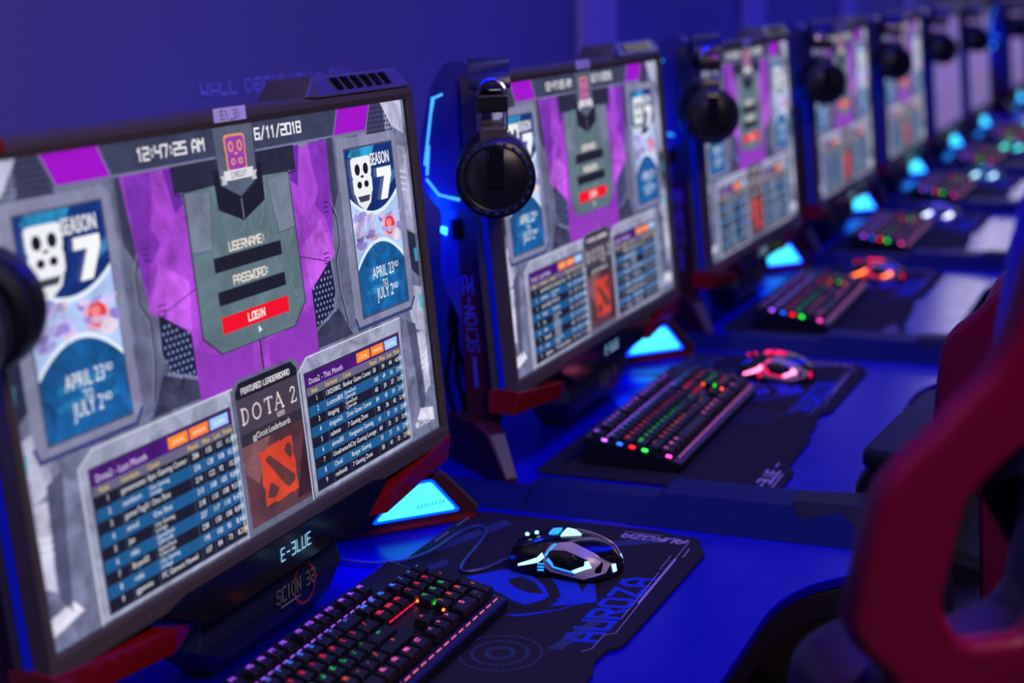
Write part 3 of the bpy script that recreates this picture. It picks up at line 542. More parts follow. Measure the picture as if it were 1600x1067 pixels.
    for sx in (-1, 1):
        X = -0.3535 if sx < 0 else 0.3415
        fr = frame((X, 0, 0), (0, sx, 0), (0, 0, 1))   # local x = sx*y
        F_ = lambda y, z: (sx * y, z)
        MB().prism([F_(y, z) for y, z in rounded([(0.030, 0.365), (0.030, 0.540, .02), (0.055, 0.560, .03), (0.085, 0.560, .03), (0.108, 0.530, .03), (0.129, 0.45, .02), (0.127, 0.395, .01), (0.103, 0.364, .01)], 0.006, 4)], -0.030, 0.001, fr, 0.004).build('end_cap', M_chassis, root, True)
        pn = MB().prism([F_(y, z) for y, z in rounded([(0.066, 0.39), (0.066, 0.52), (0.083, 0.54), (0.094, 0.53), (0.119, 0.45), (0.117, 0.405), (0.098, 0.375)], 0.006, 3)], 0.0, 0.004, fr, 0.001).build('side_panel', M_chassis, root)
        mb = MB(); f2 = frame((X + sx * 0.0052, 0, 0), (0, sx, 0), (0, 0, 1))
        for pl in ([(0.090, 0.5165), (0.1035, 0.5115), (0.1185, 0.425)], [(0.112, 0.448), (0.116, 0.412)], [(0.1165, 0.404), (0.100, 0.3845), (0.072, 0.3785)]):
            v2, ff = ribbon([F_(*q) for q in pl], 0.0032); n0 = len(v2); mb.add([(a, b, 0) for a, b in v2] + [(a, b, -0.004) for a, b in v2], ff + [tuple(i + n0 for i in f) for f in ff] + [(f[k], f[(k + 1) % 4], f[(k + 1) % 4] + n0, f[k] + n0) for f in ff for k in range(4)], None, f2)
        mb.build('light_strip', G_hex, pn)
        MB().hull([(X + sx * a, y, z) for a in (0, 0.005) for y, z in ((0.092, 0.330), (0.100, 0.334), (0.099, 0.342), (0.091, 0.340))], 0.0008).build('status_light', G_cyan, root)
        MB().hull([(X + sx * a, y, z) for a in (0, 0.012) for y, z in ((0.078, 0.325), (0.088, 0.325), (0.084, 0.352), (0.078, 0.350))], 0.001).build('button_fin', M_chassis, root)
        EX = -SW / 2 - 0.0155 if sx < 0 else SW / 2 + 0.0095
        MB().box((min(EX, EX + sx * 0.0015), 0.0105, -0.012), (max(EX, EX + sx * 0.0015), 0.0185, SH * 0.66), 0, TILT).build('edge_glow', glow('blue_lit_edge', (0.0, 0.003, 0.24), 1.0), root)  # blue light falling on the bezel side, imitated by an emissive strip
        # leg and diagonal foot
        leg = MB().prism([F_(y, z) for y, z in rounded([(0.020, 0.37), (0.078, 0.37), (0.074, 0.066), (0.030, 0.066), (0.024, 0.2)], 0.006, 3)], -0.020, 0.0, frame((X - sx * 0.001, 0, 0), (0, sx, 0), (0, 0, 1)), 0.003).build('leg', M_darkred, root)
        mb = MB(); flat_text(mb, 'SCION-32', 0.0155, 0.0026, frame((X - sx * 0.0005, 0.052 if sx < 0 else 0.038, 0.172), (0, 0.06, 1), (0, 1 if sx < 0 else -1, -0.06)), gap=1.6, wide=0.95)
        flat(mb, [(-0.05, 0.005), (-0.008, 0.005), (-0.008, 0.011), (-0.05, 0.011)], frame((X - sx * 0.0005, 0.052 if sx < 0 else 0.038, 0.172), (0, 0.06, 1), (0, 1 if sx < 0 else -1, -0.06)))
        mb.build('leg_print', M_sideprint, leg)
        e = Vector((sx * 0.73, -0.683, 0)).normalized(); o_ = Vector((sx * 0.256, 0.116, 0)); perp = Vector((sx * 0.683, 0.73, 0)).normalized()
        FF = Matrix((e, Vector((0, 0, 1)), -perp)).transposed().to_4x4(); FF.translation = o_     # x along the foot, y up, z towards the user
        fm = MB().prism([(0.0, 0.0), (0.198, 0.0), (0.201, 0.015), (0.156, 0.066), (0.125, 0.076), (0.07, 0.076), (0.0, 0.062)], -0.045, 0.0, None, 0.003)
        tap = lambda x: 1 - 0.6 * min(1, max(0, (x - 0.07) / 0.12))
        fm.v = [tuple(FF @ Vector((x, y, z * tap(x)))) for x, y, z in fm.v]; ft = fm.build('foot', M_darkred, root)
        tri = rounded([(0.066, 0.0185), (0.170, 0.0185), (0.139, 0.058), (0.106, 0.056)], 0.004, 3)
        MB().prism(tri, -0.002, 0.0018, FF, 0.0006).build('light_panel', G_cyan, ft)
        MB().prism(rounded([(0.0600, 0.0152), (0.1765, 0.0152), (0.1413, 0.0612), (0.1045, 0.0595)], 0.005, 3), -0.002, 0.0009, FF).build('panel_halo_rim', G_halo_rim, ft)  # thin blue panel edge, widened and brightened to imitate the light's halo
        mb = MB()
        for k in range(8): flat(mb, [(0.118 + k * 0.0048, 0.026 + k * .0004), (0.1205 + k * 0.0048, 0.026 + k * .0004), (0.1225 + k * 0.0048, 0.0315 + k * .0004), (0.120 + k * 0.0048, 0.0315 + k * .0004)], FF @ Matrix.Translation((0, 0, 0.0021)))
        mb.build('panel_hatching', glow('panel_print', (0.02, 0.42, 0.62), 0.9), ft)
        MB().hull([(0.160, 0.0655, -0.002), (0.2025, 0.0170, -0.002), (0.160, 0.0655, -0.022), (0.2025, 0.0170, -0.016), (0.156, 0.063, -0.002), (0.1985, 0.0145, -0.002), (0.156, 0.063, -0.022), (0.1985, 0.0145, -0.016)], 0, FF).build('toe_plate', M_toe, ft)
        MB().box((0.0, 0.003, -0.001), (0.197, 0.008, 0.0015), 0, FF).build('red_trim', M_red, ft)
        # red wing below the screen
        W_ = lambda x, y, z: (sx * x + (-0.004), y, z)
        MB().hull([W_(0.148, 0.006, 0.083), W_(0.150, 0.035, 0.083), W_(0.205, -0.012, 0.100), W_(0.200, -0.006, 0.074), W_(0.362, -0.010, 0.122), W_(0.362, -0.004, 0.090), W_(0.215, 0.014, 0.104), W_(0.362, 0.014, 0.126), W_(0.362, 0.035, 0.122), W_(0.210, 0.035, 0.100), W_(0.362, 0.035, 0.09), W_(0.200, 0.035, 0.074)], 0.0012).build('red_wing', M_red, root)
    # middle box with printed name
    bx_ = MB().hull([(x, y, z) for x, y, z in [(-0.145, 0.006, 0.088), (0.095, 0.006, 0.088), (-0.155, 0.004, 0.050), (0.108, 0.004, 0.050), (-0.10, 0.012, 0.022), (0.093, 0.012, 0.022), (-0.145, 0.07, 0.088), (0.095, 0.07, 0.088), (-0.155, 0.07, 0.050), (0.108, 0.07, 0.050), (-0.10, 0.07, 0.0), (0.093, 0.07, 0.0), (-0.10, 0.03, 0.0), (0.093, 0.03, 0.0)]], 0.002).build('stand_box', mat('stand_box_plastic', (0.010, 0.012, 0.085), 0.4, noise=0.1, scale=90), root)
    bf = frame((0.004, 0.0030, 0.044), (1, 0, 0), (0, 0.030, 1))
    mb = MB(); flat_text(mb, 'SCION 32', 0.0135, 0.0022, bf @ Matrix.Translation((-0.028, 0.004, 0.0008)), gap=1.7, wide=0.72, shear=0.05); flat(mb, [(-0.022, -0.0025), (0.016, -0.0025), (0.016, 0.0), (-0.022, 0.0)], bf @ Matrix.Translation((0, 0, 0.0008))); mb.build('printed_name', M_ghost, bx_)
    mb = MB(); pts = [(0.025 + 0.0205 * math.cos(a), 0.008 + 0.0205 * math.sin(a)) for a in [R(-160 + 310 * k / 30) for k in range(31)]]
    v2, f2 = ribbon(pts, 0.0026); mb.add([(a, b, 0) for a, b in v2], f2, None, bf @ Matrix.Translation((0, 0, 0.0006))); flat(mb, [(0.044, 0.006), (0.050, 0.006), (0.050, 0.009), (0.044, 0.009)], bf @ Matrix.Translation((0, 0, 0.0006))); mb.build('red_ring', M_ringred, bx_)
    # cables behind
    for k, (a, b) in enumerate([(0.088, 0.030), (0.100, -0.01), (0.094, 0.02)]):
        MB().tube([(-0.33 + k * 0.016, a, 0.27), (-0.335 + k * .01, a + 0.01, 0.2), (-0.325 + k * .014, a + b, 0.12), (-0.30 + k * .02, a + 0.02, 0.02), (-0.22, 0.13, 0.004)], 0.0035, 6).build('cable', M_tread, root, True)
    # headset hook
    MB().tube([(-0.35, 0.03, 0.525), (-0.40, 0.004, 0.532), (-0.455, -0.004, 0.532), (-0.462, -0.004, 0.536)], 0.006, 8).build('headset_hook', M_black, root, True)
    return root
mon0 = make_monitor()
MLAB = ['large gaming monitor with sharp login screen, nearest the camera', 'second gaming monitor from the camera, slightly blurred login screen', 'third gaming monitor from the camera, blurred login screen', 'fourth gaming monitor from the camera with blurred purple login screen', 'fifth gaming monitor from the camera, last one with a dark login screen', 'sixth gaming monitor from the camera, first with a pale lavender screen', 'seventh gaming monitor from the camera with a pale lavender screen', 'eighth gaming monitor from the camera, pale screen past the gap', 'farthest gaming monitor at the right picture edge']
for i in range(8):
    o = mon0 if i == 0 else copy_tree(mon0); o.location = (XS[i], 0, DZ)
    if i >= 5:
        for ch in o.children:
            if ch.name.startswith('display'): ch.data = ME_pale
    tag(o, MLAB[i], 'monitor', 'row of gaming monitors')
def lamp(name, loc, power, color, r_=0.02):
    d = bpy.data.lights.new(name, 'POINT'); d.energy = power; d.color = color; d.shadow_soft_size = r_; o = bpy.data.objects.new(name, d); COL.objects.link(o); o.location = loc; return o
for i in range(8):                                     # added point lamps: side strip's blue glow, blue pool on the desk below
    lamp('side_strip_fill', (XS[i] - 0.425, 0.150, DZ + 0.345), 1.4, (0.0, 0.03, 1.0), 0.03)
    lamp('under_chassis_fill', (XS[i] + 0.19, 0.03, DZ + 0.062), 0.42, (0.0, 0.03, 1.0), 0.03)

# ------------------------------------------------------------------ headsets
def make_headset():
    root = empty('headset', (0, 0, DZ)); cz = 0.424
    for sx, xo in ((-1, -0.486), (1, -0.384)):
        ax = Matrix.Translation((xo, -0.018, cz)) @ Matrix.Rotation(R(-90 if sx < 0 else 90), 4, 'Y')      # +Z outwards
        cup = MB().lathe([(0.020, -0.012), (0.046, -0.010), (0.049, 0.0), (0.049, 0.008), (0.045, 0.0125), (0.040, 0.0135), (0.038, 0.012), (0.030, 0.017), (0.012, 0.0185), (0.0, 0.0185)], 40, ax).build('ear_cup', M_black, root, True)
        MB().lathe([(0.028, -0.034), (0.040, -0.034), (0.046, -0.028), (0.047, -0.018), (0.042, -0.0105), (0.028, -0.0105)], 36, ax).build('ear_cushion', M_tread, root, True)
        mb = MB()
        for k in range(22):
            a = 2 * math.pi * (k + .5) / 22
            if 0.15 < (a / (2 * math.pi)) < 0.95: mb.box((-0.0025, -0.0012, 0), (0.0025, 0.0012, 0.0016), 0, ax @ Matrix.Rotation(a, 4, 'Z') @ Matrix.Translation((0, 0.0425, 0.0128)))
        mb.build('cup_studs', mat('stud_plastic', (0.03, 0.04, 0.30), 0.3), cup)
        MB().hull([tuple(ax @ Vector(p)) for p in [(-sx * q[1], q[0], q[2]) for q in ((-0.012, 0.040, 0.010), (0.012, 0.040, 0.010), (-0.010, -0.012, 0.018), (0.010, -0.012, 0.018), (-0.010, 0.038, 0.020), (0.010, 0.038, 0.020), (-0.008, -0.010, 0.0225), (0.008, -0.010, 0.0225))]], 0.002).build('cup_spine', M_gloss, cup)
        MB().box((-0.47 if sx < 0 else -0.405, -0.034, 0.452), (-0.452 + 0.0 if sx < 0 else -0.390, 0.0, 0.486), 0.004, Matrix.Translation((-0.020 if sx < 0 else 0.012, 0, 0))).build('yoke_block', M_bezel, root)
        xr = -0.478 if sx < 0 else -0.392
        pts = [(xr, -0.033, 0.48), (xr, -0.033, 0.525)] + [(xr - sx * 0.004 * math.sin(t), -0.0165 - 0.0165 * math.cos(t), 0.525 + 0.0165 * math.sin(t)) for t in [math.pi * k / 8 for k in range(1, 8)]] + [(xr, 0.0, 0.525), (xr, 0.0, 0.48)]
        MB().tube(pts, 0.0025, 8).build('wire_rod', M_chrome, root, True)
        MB().box((xr - 0.006, -0.036, 0.502), (xr + 0.006, 0.003, 0.524), 0.003).build('rod_clamp', M_black, root)
    # arched pad over the hook
    arch = []; ya, yb = -0.040, 0.012
    def arc(rx, rz, z0): return [(-0.435 + rx * math.cos(math.pi - math.pi * k / 16), z0 + rz * math.sin(math.pi * k / 16)) for k in range(17)]
    outer = arc(0.040, 0.036, 0.530); inner = arc(0.031, 0.018, 0.530)
    MB().prism(outer + inner[::-1], ya, yb, Matrix(((1, 0, 0, 0), (0, 0, 1, 0), (0, 1, 0, 0), (0, 0, 0, 1))), 0.005).build('headband', mat('headband_vinyl', (0.008, 0.009, 0.045), 0.35, noise=0.1, scale=80), root, True)
    MB().prism(arc(0.031, 0.018, 0.529) + arc(0.024, 0.012, 0.529)[::-1], ya + 0.006, yb - 0.006, Matrix(((1, 0, 0, 0), (0, 0, 1, 0), (0, 1, 0, 0), (0, 0, 0, 1))), 0.002).build('band_padding', M_tread, root, True)
    return root
hs0 = make_headset()
for i in range(8):
    o = hs0 if i == 0 else copy_tree(hs0); o.rotation_euler = (0, 0, R(25)); pv = Vector((-0.435, -0.012, 0)); q = pv - Matrix.Rotation(R(25), 3, 'Z') @ pv; o.location = (XS[i] + q.x, q.y, DZ)
    tag(o, 'black headset hanging at the left side of the gaming monitor ' + ORD[i], 'headset', 'headsets on monitor hooks')

# ------------------------------------------------------------------ mouse mats
def make_mat():
    root = empty('mouse_mat', (0, 0, DZ))
    out = [(-0.322, -0.004), (0.412, -0.004), (0.421, -0.02), (0.421, -0.262), (0.413, -0.272), (0.412, -0.300), (0.404, -0.312), (0.385, -0.314), (0.370, -0.327), (0.110, -0.323), (0.092, -0.322), (0.080, -0.311), (0.045, -0.309), (0.025, -0.318), (-0.04, -0.318), (-0.055, -0.326), (-0.20, -0.327), (-0.215, -0.340), (-0.31, -0.340), (-0.322, -0.330)]
    MB().mesh(curve_mesh(rounded(out, 0.012, 4), depth=0.004, bevel=0.0012), Matrix.Translation((0, 0, 0.0022))).build('mat_sheet', M_cloth, root)
    z = 0.00445; F0 = Matrix.Translation((0, 0, z))
    mb = MB(); flat_text(mb, 'AUROZA', 0.030, 0.0070, frame((0.092, -0.294, z), (1, -0.02, 0), (0.02, 1, 0)), gap=2.0, wide=1.05, shear=-0.2)
    # eye-shaped emblem
    mb.build('lettering_print', M_pblue, root)
    for nm, q in (('eye_print', [(0.2078, -0.0949), (0.2356, -0.1194), (0.2515, -0.1372), (0.2376, -0.1629), (0.2121, -0.1892), (0.1873, -0.2053), (0.1738, -0.2038), (0.1557, -0.1905), (0.1598, -0.1771), (0.1754, -0.1537)]),
                  ('wing_print', [(0.2435, -0.1799), (0.2521, -0.1958), (0.2453, -0.2129), (0.2096, -0.2349), (0.2511, -0.2297), (0.2304, -0.2422), (0.1886, -0.2597), (0.1733, -0.2409), (0.1607, -0.2162), (0.1743, -0.2187), (0.1915, -0.2171), (0.2168, -0.2027)]),
                  ('arc_print', [(0.1226, -0.1772), (0.1334, -0.2001), (0.1537, -0.2259), (0.1763, -0.2444), (0.1585, -0.2331), (0.1382, -0.214), (0.1245, -0.1971)])):
        m2 = MB(); flat(m2, q, F0); m2.build(nm, M_pblue, root)
    m2 = MB(); flat(m2, [(0.215, -0.1434), (0.2284, -0.1546), (0.217, -0.1764), (0.1904, -0.197), (0.1881, -0.1814), (0.1963, -0.1612)], Matrix.Translation((0, 0, z + 0.0002))); m2.build('pupil_print', M_cloth, root)
    mb = MB(); flat(mb, [(0.1761, -0.1522), (0.1573, -0.1782), (0.1536, -0.1961), (0.161, -0.2138), (0.1466, -0.199), (0.1465, -0.1806)], Matrix.Translation((0, 0, z + 0.0002)))
    mb.build('crescent_print', M_cloth, root)  # dark crescent of the printed emblem
    mb = MB()
    for r0, r1 in ((0.010, 0.016), (0.026, 0.030), (0.040, 0.043)):
        for k in range(28):
            a, b = 2 * math.pi * k / 28, 2 * math.pi * (k + .8) / 28; mb.add([(0.035 + r0 * math.cos(a), -0.215 + r0 * math.sin(a), 0), (0.035 + r1 * math.cos(a), -0.215 + r1 * math.sin(a), 0), (0.035 + r1 * math.cos(b), -0.215 + r1 * math.sin(b), 0), (0.035 + r0 * math.cos(b), -0.215 + r0 * math.sin(b), 0)], [(0, 1, 2, 3)], None, F0)
    for q in ([(0.30, -0.02), (0.40, -0.06), (0.385, -0.075), (0.27, -0.03)], [(0.17, -0.02), (0.25, -0.05), (0.24, -0.06), (0.15, -0.03)], [(0.36, -0.20), (0.40, -0.26), (0.38, -0.265), (0.345, -0.21)], [(0.06, -0.255), (0.16, -0.275), (0.15, -0.285), (0.06, -0.27)]): m2 = MB(); flat(m2, q, F0); m2.build('streak_print', M_pdark, root)
    mb.build('ring_print', M_pdark, root)['kind'] = 'stuff'
    mb = MB()
    def rb(pts, w_): v2, f2 = ribbon(pts, w_); m2 = MB().add([(x, y, 0) for x, y in v2], f2, None, F0); m2.build('line_print', M_plav, root)
    rb([(0.065, -0.290), (0.075, -0.297), (0.110, -0.297), (0.118, -0.3065), (0.395, -0.2985)], 0.0009); rb([(0.20, -0.303), (0.335, -0.3005)], 0.0032); rb([(0.155, -0.2995), (0.29, -0.2955)], 0.0010); rb([(0.30, -0.2935), (0.345, -0.2925)], 0.0008); rb([(0.345, -0.307), (0.372, -0.306)], 0.0014)
    rb([(0.405, -0.215), (0.405, -0.262)], 0.0012); rb([(0.30, -0.011), (0.335, -0.012)], 0.0014); rb([(0.36, -0.012), (0.395, -0.013)], 0.0014)
    flat_text(mb, 'AUROZA', 0.013, 0.0030, frame((0.3985, -0.296, z), (0, 1, 0), (-1, 0, 0)), gap=1.8, wide=1.1, shear=0.25); mb.build('lettering_print', M_plav, root); mb = MB()
    flat_text(mb, 'E-3LUE', 0.017, 0.0034, frame((-0.312, -0.322, z), (1, 0, 0), (0, 1, 0)), gap=1.4, wide=1.0, shear=0.15); mb.build('lettering_print', M_plav, root); rb([(-0.30, -0.3285), (-0.235, -0.3285)], 0.0022); rb([(-0.205, -0.312), (-0.19, -0.312)], 0.003)
    return root
mat0 = make_mat()
for i in range(8):
    o = mat0 if i == 0 else copy_tree(mat0); o.location = (XS[i] + (0, -0.012, 0.004, 0, .003, 0, 0, 0)[i], (0, -0.012, -0.004, 0, 0, 0, 0, 0)[i], DZ)
    tag(o, 'wide dark printed mouse mat under the keyboard ' + ORD[i], 'mouse mat', 'mouse mats')

# ------------------------------------------------------------------ keyboards
U = 0.01875; KT = R(9.5)
ROWS = [
 [('ESC', 1), None, ('F1', 1), ('F2', 1), ('F3', 1), ('F4', 1), .5, ('F5', 1), ('F6', 1), ('F7', 1), ('F8', 1), .5, ('F9', 1), ('F10', 1), ('F11', 1), ('F12', 1), .35, ('PR', 1), ('SL', 1), ('PB', 1)],
 [('#', 1)] + [(c, 1) for c in '1234567890-='] + [('<-', 2), .35, ('INS', 1), ('HM', 1), ('PU', 1), .35, ('NL', 1), ('/', 1), ('*', 1), ('-', 1)],
 [('TAB', 1.5)] + [(c, 1) for c in 'QWERTYUIOP[]'] + [('/', 1.5), .35, ('DEL', 1), ('END', 1), ('PD', 1), .35, ('7', 1), ('8', 1), ('9', 1), ('+', 1, 2)],
 [('CAPS', 1.75)] + [(c, 1) for c in "ASDFGHJKL;'"] + [('<-', 2.25), 3.7, ('4', 1), ('5', 1), ('6', 1)],
 [('^', 2.25)] + [(c, 1) for c in 'ZXCVBNM,./'] + [('^', 2.75), 1.35, ('^', 1), 1.35, ('1', 1), ('2', 1), ('3', 1), ('<', 1, 2)],
 [('CT', 1.25), ('WN', 1.25), ('AL', 1.25), ('', 6.25), ('AL', 1.25), ('FN', 1.25), ('MN', 1.25), ('CT', 1.25), .35, ('<', 1), ('v', 1), ('>', 1), .35, ('0', 2), ('.', 1)],
]
CAPM = {}
def cap_mesh(w, d):
    if (w, d) in CAPM: return CAPM[(w, d)]
    b = bmesh.new(); hw, hd = w * U / 2 - 0.0006, d * U / 2 - 0.0006; q = 0.0022; z1 = 0.0082
    lo = [b.verts.new(p) for p in ((-hw, -hd, 0), (hw, -hd, 0), (hw, hd, 0), (-hw, hd, 0))]
    hi = [b.verts.new(p) for p in ((-hw + q, -hd + q, z1), (hw - q, -hd + q, z1), (hw - q, hd - q * .6, z1 + .0004), (-hw + q, hd - q * .6, z1 + .0004))]
    b.faces.new(lo[::-1]); b.faces.new(hi)
    for k in range(4): b.faces.new((lo[k], lo[(k + 1) % 4], hi[(k + 1) % 4], hi[k]))
    bmesh.ops.bevel(b, geom=[e for e in b.edges if e.verts[0].co.z > .004 or e.verts[1].co.z > .004], offset=0.0008, segments=1, affect='EDGES')
    me = bpy.data.meshes.new('keycap'); b.to_mesh(me); b.free(); me.materials.append(M_cap); CAPM[(w, d)] = me; return me
def legend_mb(t, w):
    mb = MB(); h = 0.0047 if len(t) < 2 else 0.0038
    if len(t) == 1 and not t.isalnum(): h = 0.0048
    flat_text(mb, t, h, 0.00105, Matrix.Translation((0 if len(t) > 2 else -0.0008, 0.0018, 0.0090)), 'C', gap=1.5); return mb
def key_list():
    out = []; x0 = -22.5 * U / 2; yt = 0.0615
    for r_, row in enumerate(ROWS):
        x = x0; y = yt - (0 if r_ == 0 else 0.3 * U) - (r_ + .5) * U
        for k in row:
            if k is None: x += U; continue
            if not isinstance(k, tuple): x += k * U; continue
            w = k[1]; d = k[2] if len(k) > 2 else 1; out.append((k[0], w, d, x + w * U / 2, y - (d - 1) * U / 2, r_)); x += w * U
    return out
KEYS = key_list()
LEGM = {}
def make_keyboard(full):
    root = empty('keyboard', (0, 0, DZ + 0.0044))
    zt = lambda y: 0.026 + (y + 0.066) * math.tan(KT) * 0.95
    hw = 22.5 * U / 2 + 0.006; y0, y1 = -0.070, 0.072
    pts = [(sx * (hw - (0.004 if y > 0 else 0.0)), y, z) for sx in (-1, 1) for y, z in ((y0, 0.0), (y1, 0.0), (y0, 0.012), (y1, zt(y1) - 0.010), (y0 + 0.004, 0.0145), (y1 - 0.003, zt(y1) - 0.0075))]
    MB().hull(pts, 0.002).build('keyboard_body', M_kbody, root)
    place = lambda x, y: Matrix.Translation((x, y, 0.0172 + (y + 0.066) * math.tan(KT))) @ Matrix.Rotation(KT, 4, 'X')
    if full:
        for t, w, d, x, y, r_ in KEYS:
            o = link('keycap', cap_mesh(w, d), root); o.matrix_local = place(x, y)
            if t:
                if (t, r_) not in LEGM:
                    l = legend_mb(t, w).build('key_legend', KEYG[r_]); LEGM[(t, r_)] = l.data; bpy.data.objects.remove(l)
                link('key_legend', LEGM[(t, r_)], o)
    else:
        mb = MB()
        for t, w, d, x, y, r_ in KEYS: mb.mesh(cap_mesh(w, d), place(x, y))
        mb.build('keycaps', M_cap, root)['kind'] = 'stuff'
        for r_ in range(6):
            mb = MB()
            for t, w, d, x, y, q in KEYS:
                if q == r_ and t: l = legend_mb(t, w); mb.add(l.v, l.f, None, place(x, y))
            mb.build('key_legends', KEYG[r_], root)['kind'] = 'stuff'
    def dashes(name, y, xa, xb, g, step, ln, dz, r0=0.0008):
        mb = MB(); x = xa
        while x < xb:
            mb.box((-ln / 2, -r0, 0), (ln / 2, r0, 0.0014), 0, place(x, y) @ Matrix.Translation((0, 0, dz))); x += step
        mb.build(name, g, root)
    yF = 0.0615 - U * 1.15
    dashes('purple_light_strip', yF, -0.195, 0.13, KEYG[0], 0.0125, 0.0066, 0.0024, 0.0005)
    dashes('pink_light_strip', -0.0645, -0.20, 0.20, KEYG[5], 0.0165, 0.0098, 0.0010, 0.0004)
    ya = 0.0615 - U * 3.34; dashes('red_light_strip', ya, 0.0865, 0.142, KEYG[2], 0.0105, 0.0082, 0.0026, 0.0006)
    for k, (r_, y) in enumerate(((0, .040), (1, .018), (2, 0.0), (3, -.018), (5, -.052))): # end lamps at the near side
        MB().box((-0.0015, -0.0035, 0), (0.0022, 0.0035, 0.0022), 0.0005, place(-22.5 * U / 2 - 0.001, y) @ Matrix.Translation((0, 0, 0.0005))).build('end_lamp', LAMPG[r_], root)
    for k, (x, y, g) in enumerate(((0.152, -0.0195, 3), (0.1445, -0.032, 4), (0.1455, -0.002, 4))):
        MB().box((-0.006, -0.0012, 0), (0.006, 0.0012, 0.0022), 0.0004, place(x, y) @ Matrix.Translation((0, 0, 0.0022))).build('gap_lamp', LAMPG[g], root)
    for sx in (-1, 1): MB().box((sx * 0.17 - 0.012, 0.050, -0.0002), (sx * 0.17 + 0.012, 0.056, 0.008), 0.001).build('rear_foot', M_tread, root)
    MB().tube([(-0.10, 0.070, 0.02), (-0.11, 0.082, 0.014), (-0.14, 0.090, 0.004), (-0.18, 0.094, 0.002), (-0.215, 0.096, 0.002)], 0.0022, 6).build('cable', M_tread, root, True)
    return root
KPOS = [(-0.082, -0.110, 0.0), (-0.071, -0.136, 0.02), (-0.085, -0.140, 0.015), (-0.08, -0.135, 0.01), (-0.08, -0.135, 0.0), (-0.08, -0.13, 0.01), (-0.075, -0.135, 0.0), (-0.08, -0.135, 0.0)]
kfull = make_keyboard(True); kfar = make_keyboard(False)
for i in range(8):
    o = kfull if i == 0 else copy_tree(kfull) if i == 1 else kfar if i == 2 else copy_tree(kfar)
    x, y, a = KPOS[i]; o.location = (XS[i] + x, y, DZ + 0.0046); o.rotation_euler = (0, 0, a)
    tag(o, 'black mechanical keyboard with rainbow backlit rows, ' + ORD[i], 'keyboard', 'backlit keyboards')

# ------------------------------------------------------------------ mice
def mouse_surface(t, a):                            # t 0 front .. 1 rear, a 0 left foot .. pi right foot
    t = min(max(t, 0.0), 1.0)
    y = 0.062 - 0.126 * t
    w = 0.024 + 0.013 * max(0.0, math.sin(math.pi * t)) ** 0.8 + (0.006 * math.sin(math.pi * (t - .45) / .5) if .45 < t < .95 else 0) - (0.022 * max(0, (t - .82) / .18) ** 2)
    h = 0.014 + 0.026 * math.sin(math.pi * (0.12 + 0.80 * t)) ** 1.1 - 0.004 * max(0, (t - .9) / .1)
    ca = math.cos(a); sa = math.sin(a)
    x = -w * math.copysign(abs(ca) ** 0.72, ca); z = 0.003 + h * abs(sa) ** 0.85
    if x < 0 and .3 < t < .8: x += 0.004 * math.sin(math.pi * (t - .3) / .5) * (1 - sa)   # thumb waist
    return Vector((x, y, z))
def mouse_patch(poly, off, name, material, parent, cuts=3):
    b = bmesh.new(); f = b.faces.new([b.verts.new((t, a, 0)) for t, a in poly]); bmesh.ops.triangulate(b, faces=[f])
    bmesh.ops.subdivide_edges(b, edges=b.edges[:], cuts=cuts, use_grid_fill=True)
    for v in b.verts:
        t, a = v.co.x, v.co.y; p = mouse_surface(t, a); e = 0.004; t = min(max(t, .006), .994)
        n = (mouse_surface(t + e, a) - mouse_surface(t - e, a)).cross(mouse_surface(t, a + e) - mouse_surface(t, a - e)).normalized()
        if n.dot(p - Vector((0, p.y, 0.008))) < 0: n = -n
        v.co = p + n * off
    bmesh.ops.recalc_face_normals(b, faces=b.faces[:])
    if off > 0.0002: bmesh.ops.solidify(b, geom=b.faces[:], thickness=-off if False else off * 0.8)
    me = bpy.data.meshes.new(name); b.to_mesh(me); b.free(); me.materials.append(material); return link(name, me, parent, True)
MOUSEMESH = None
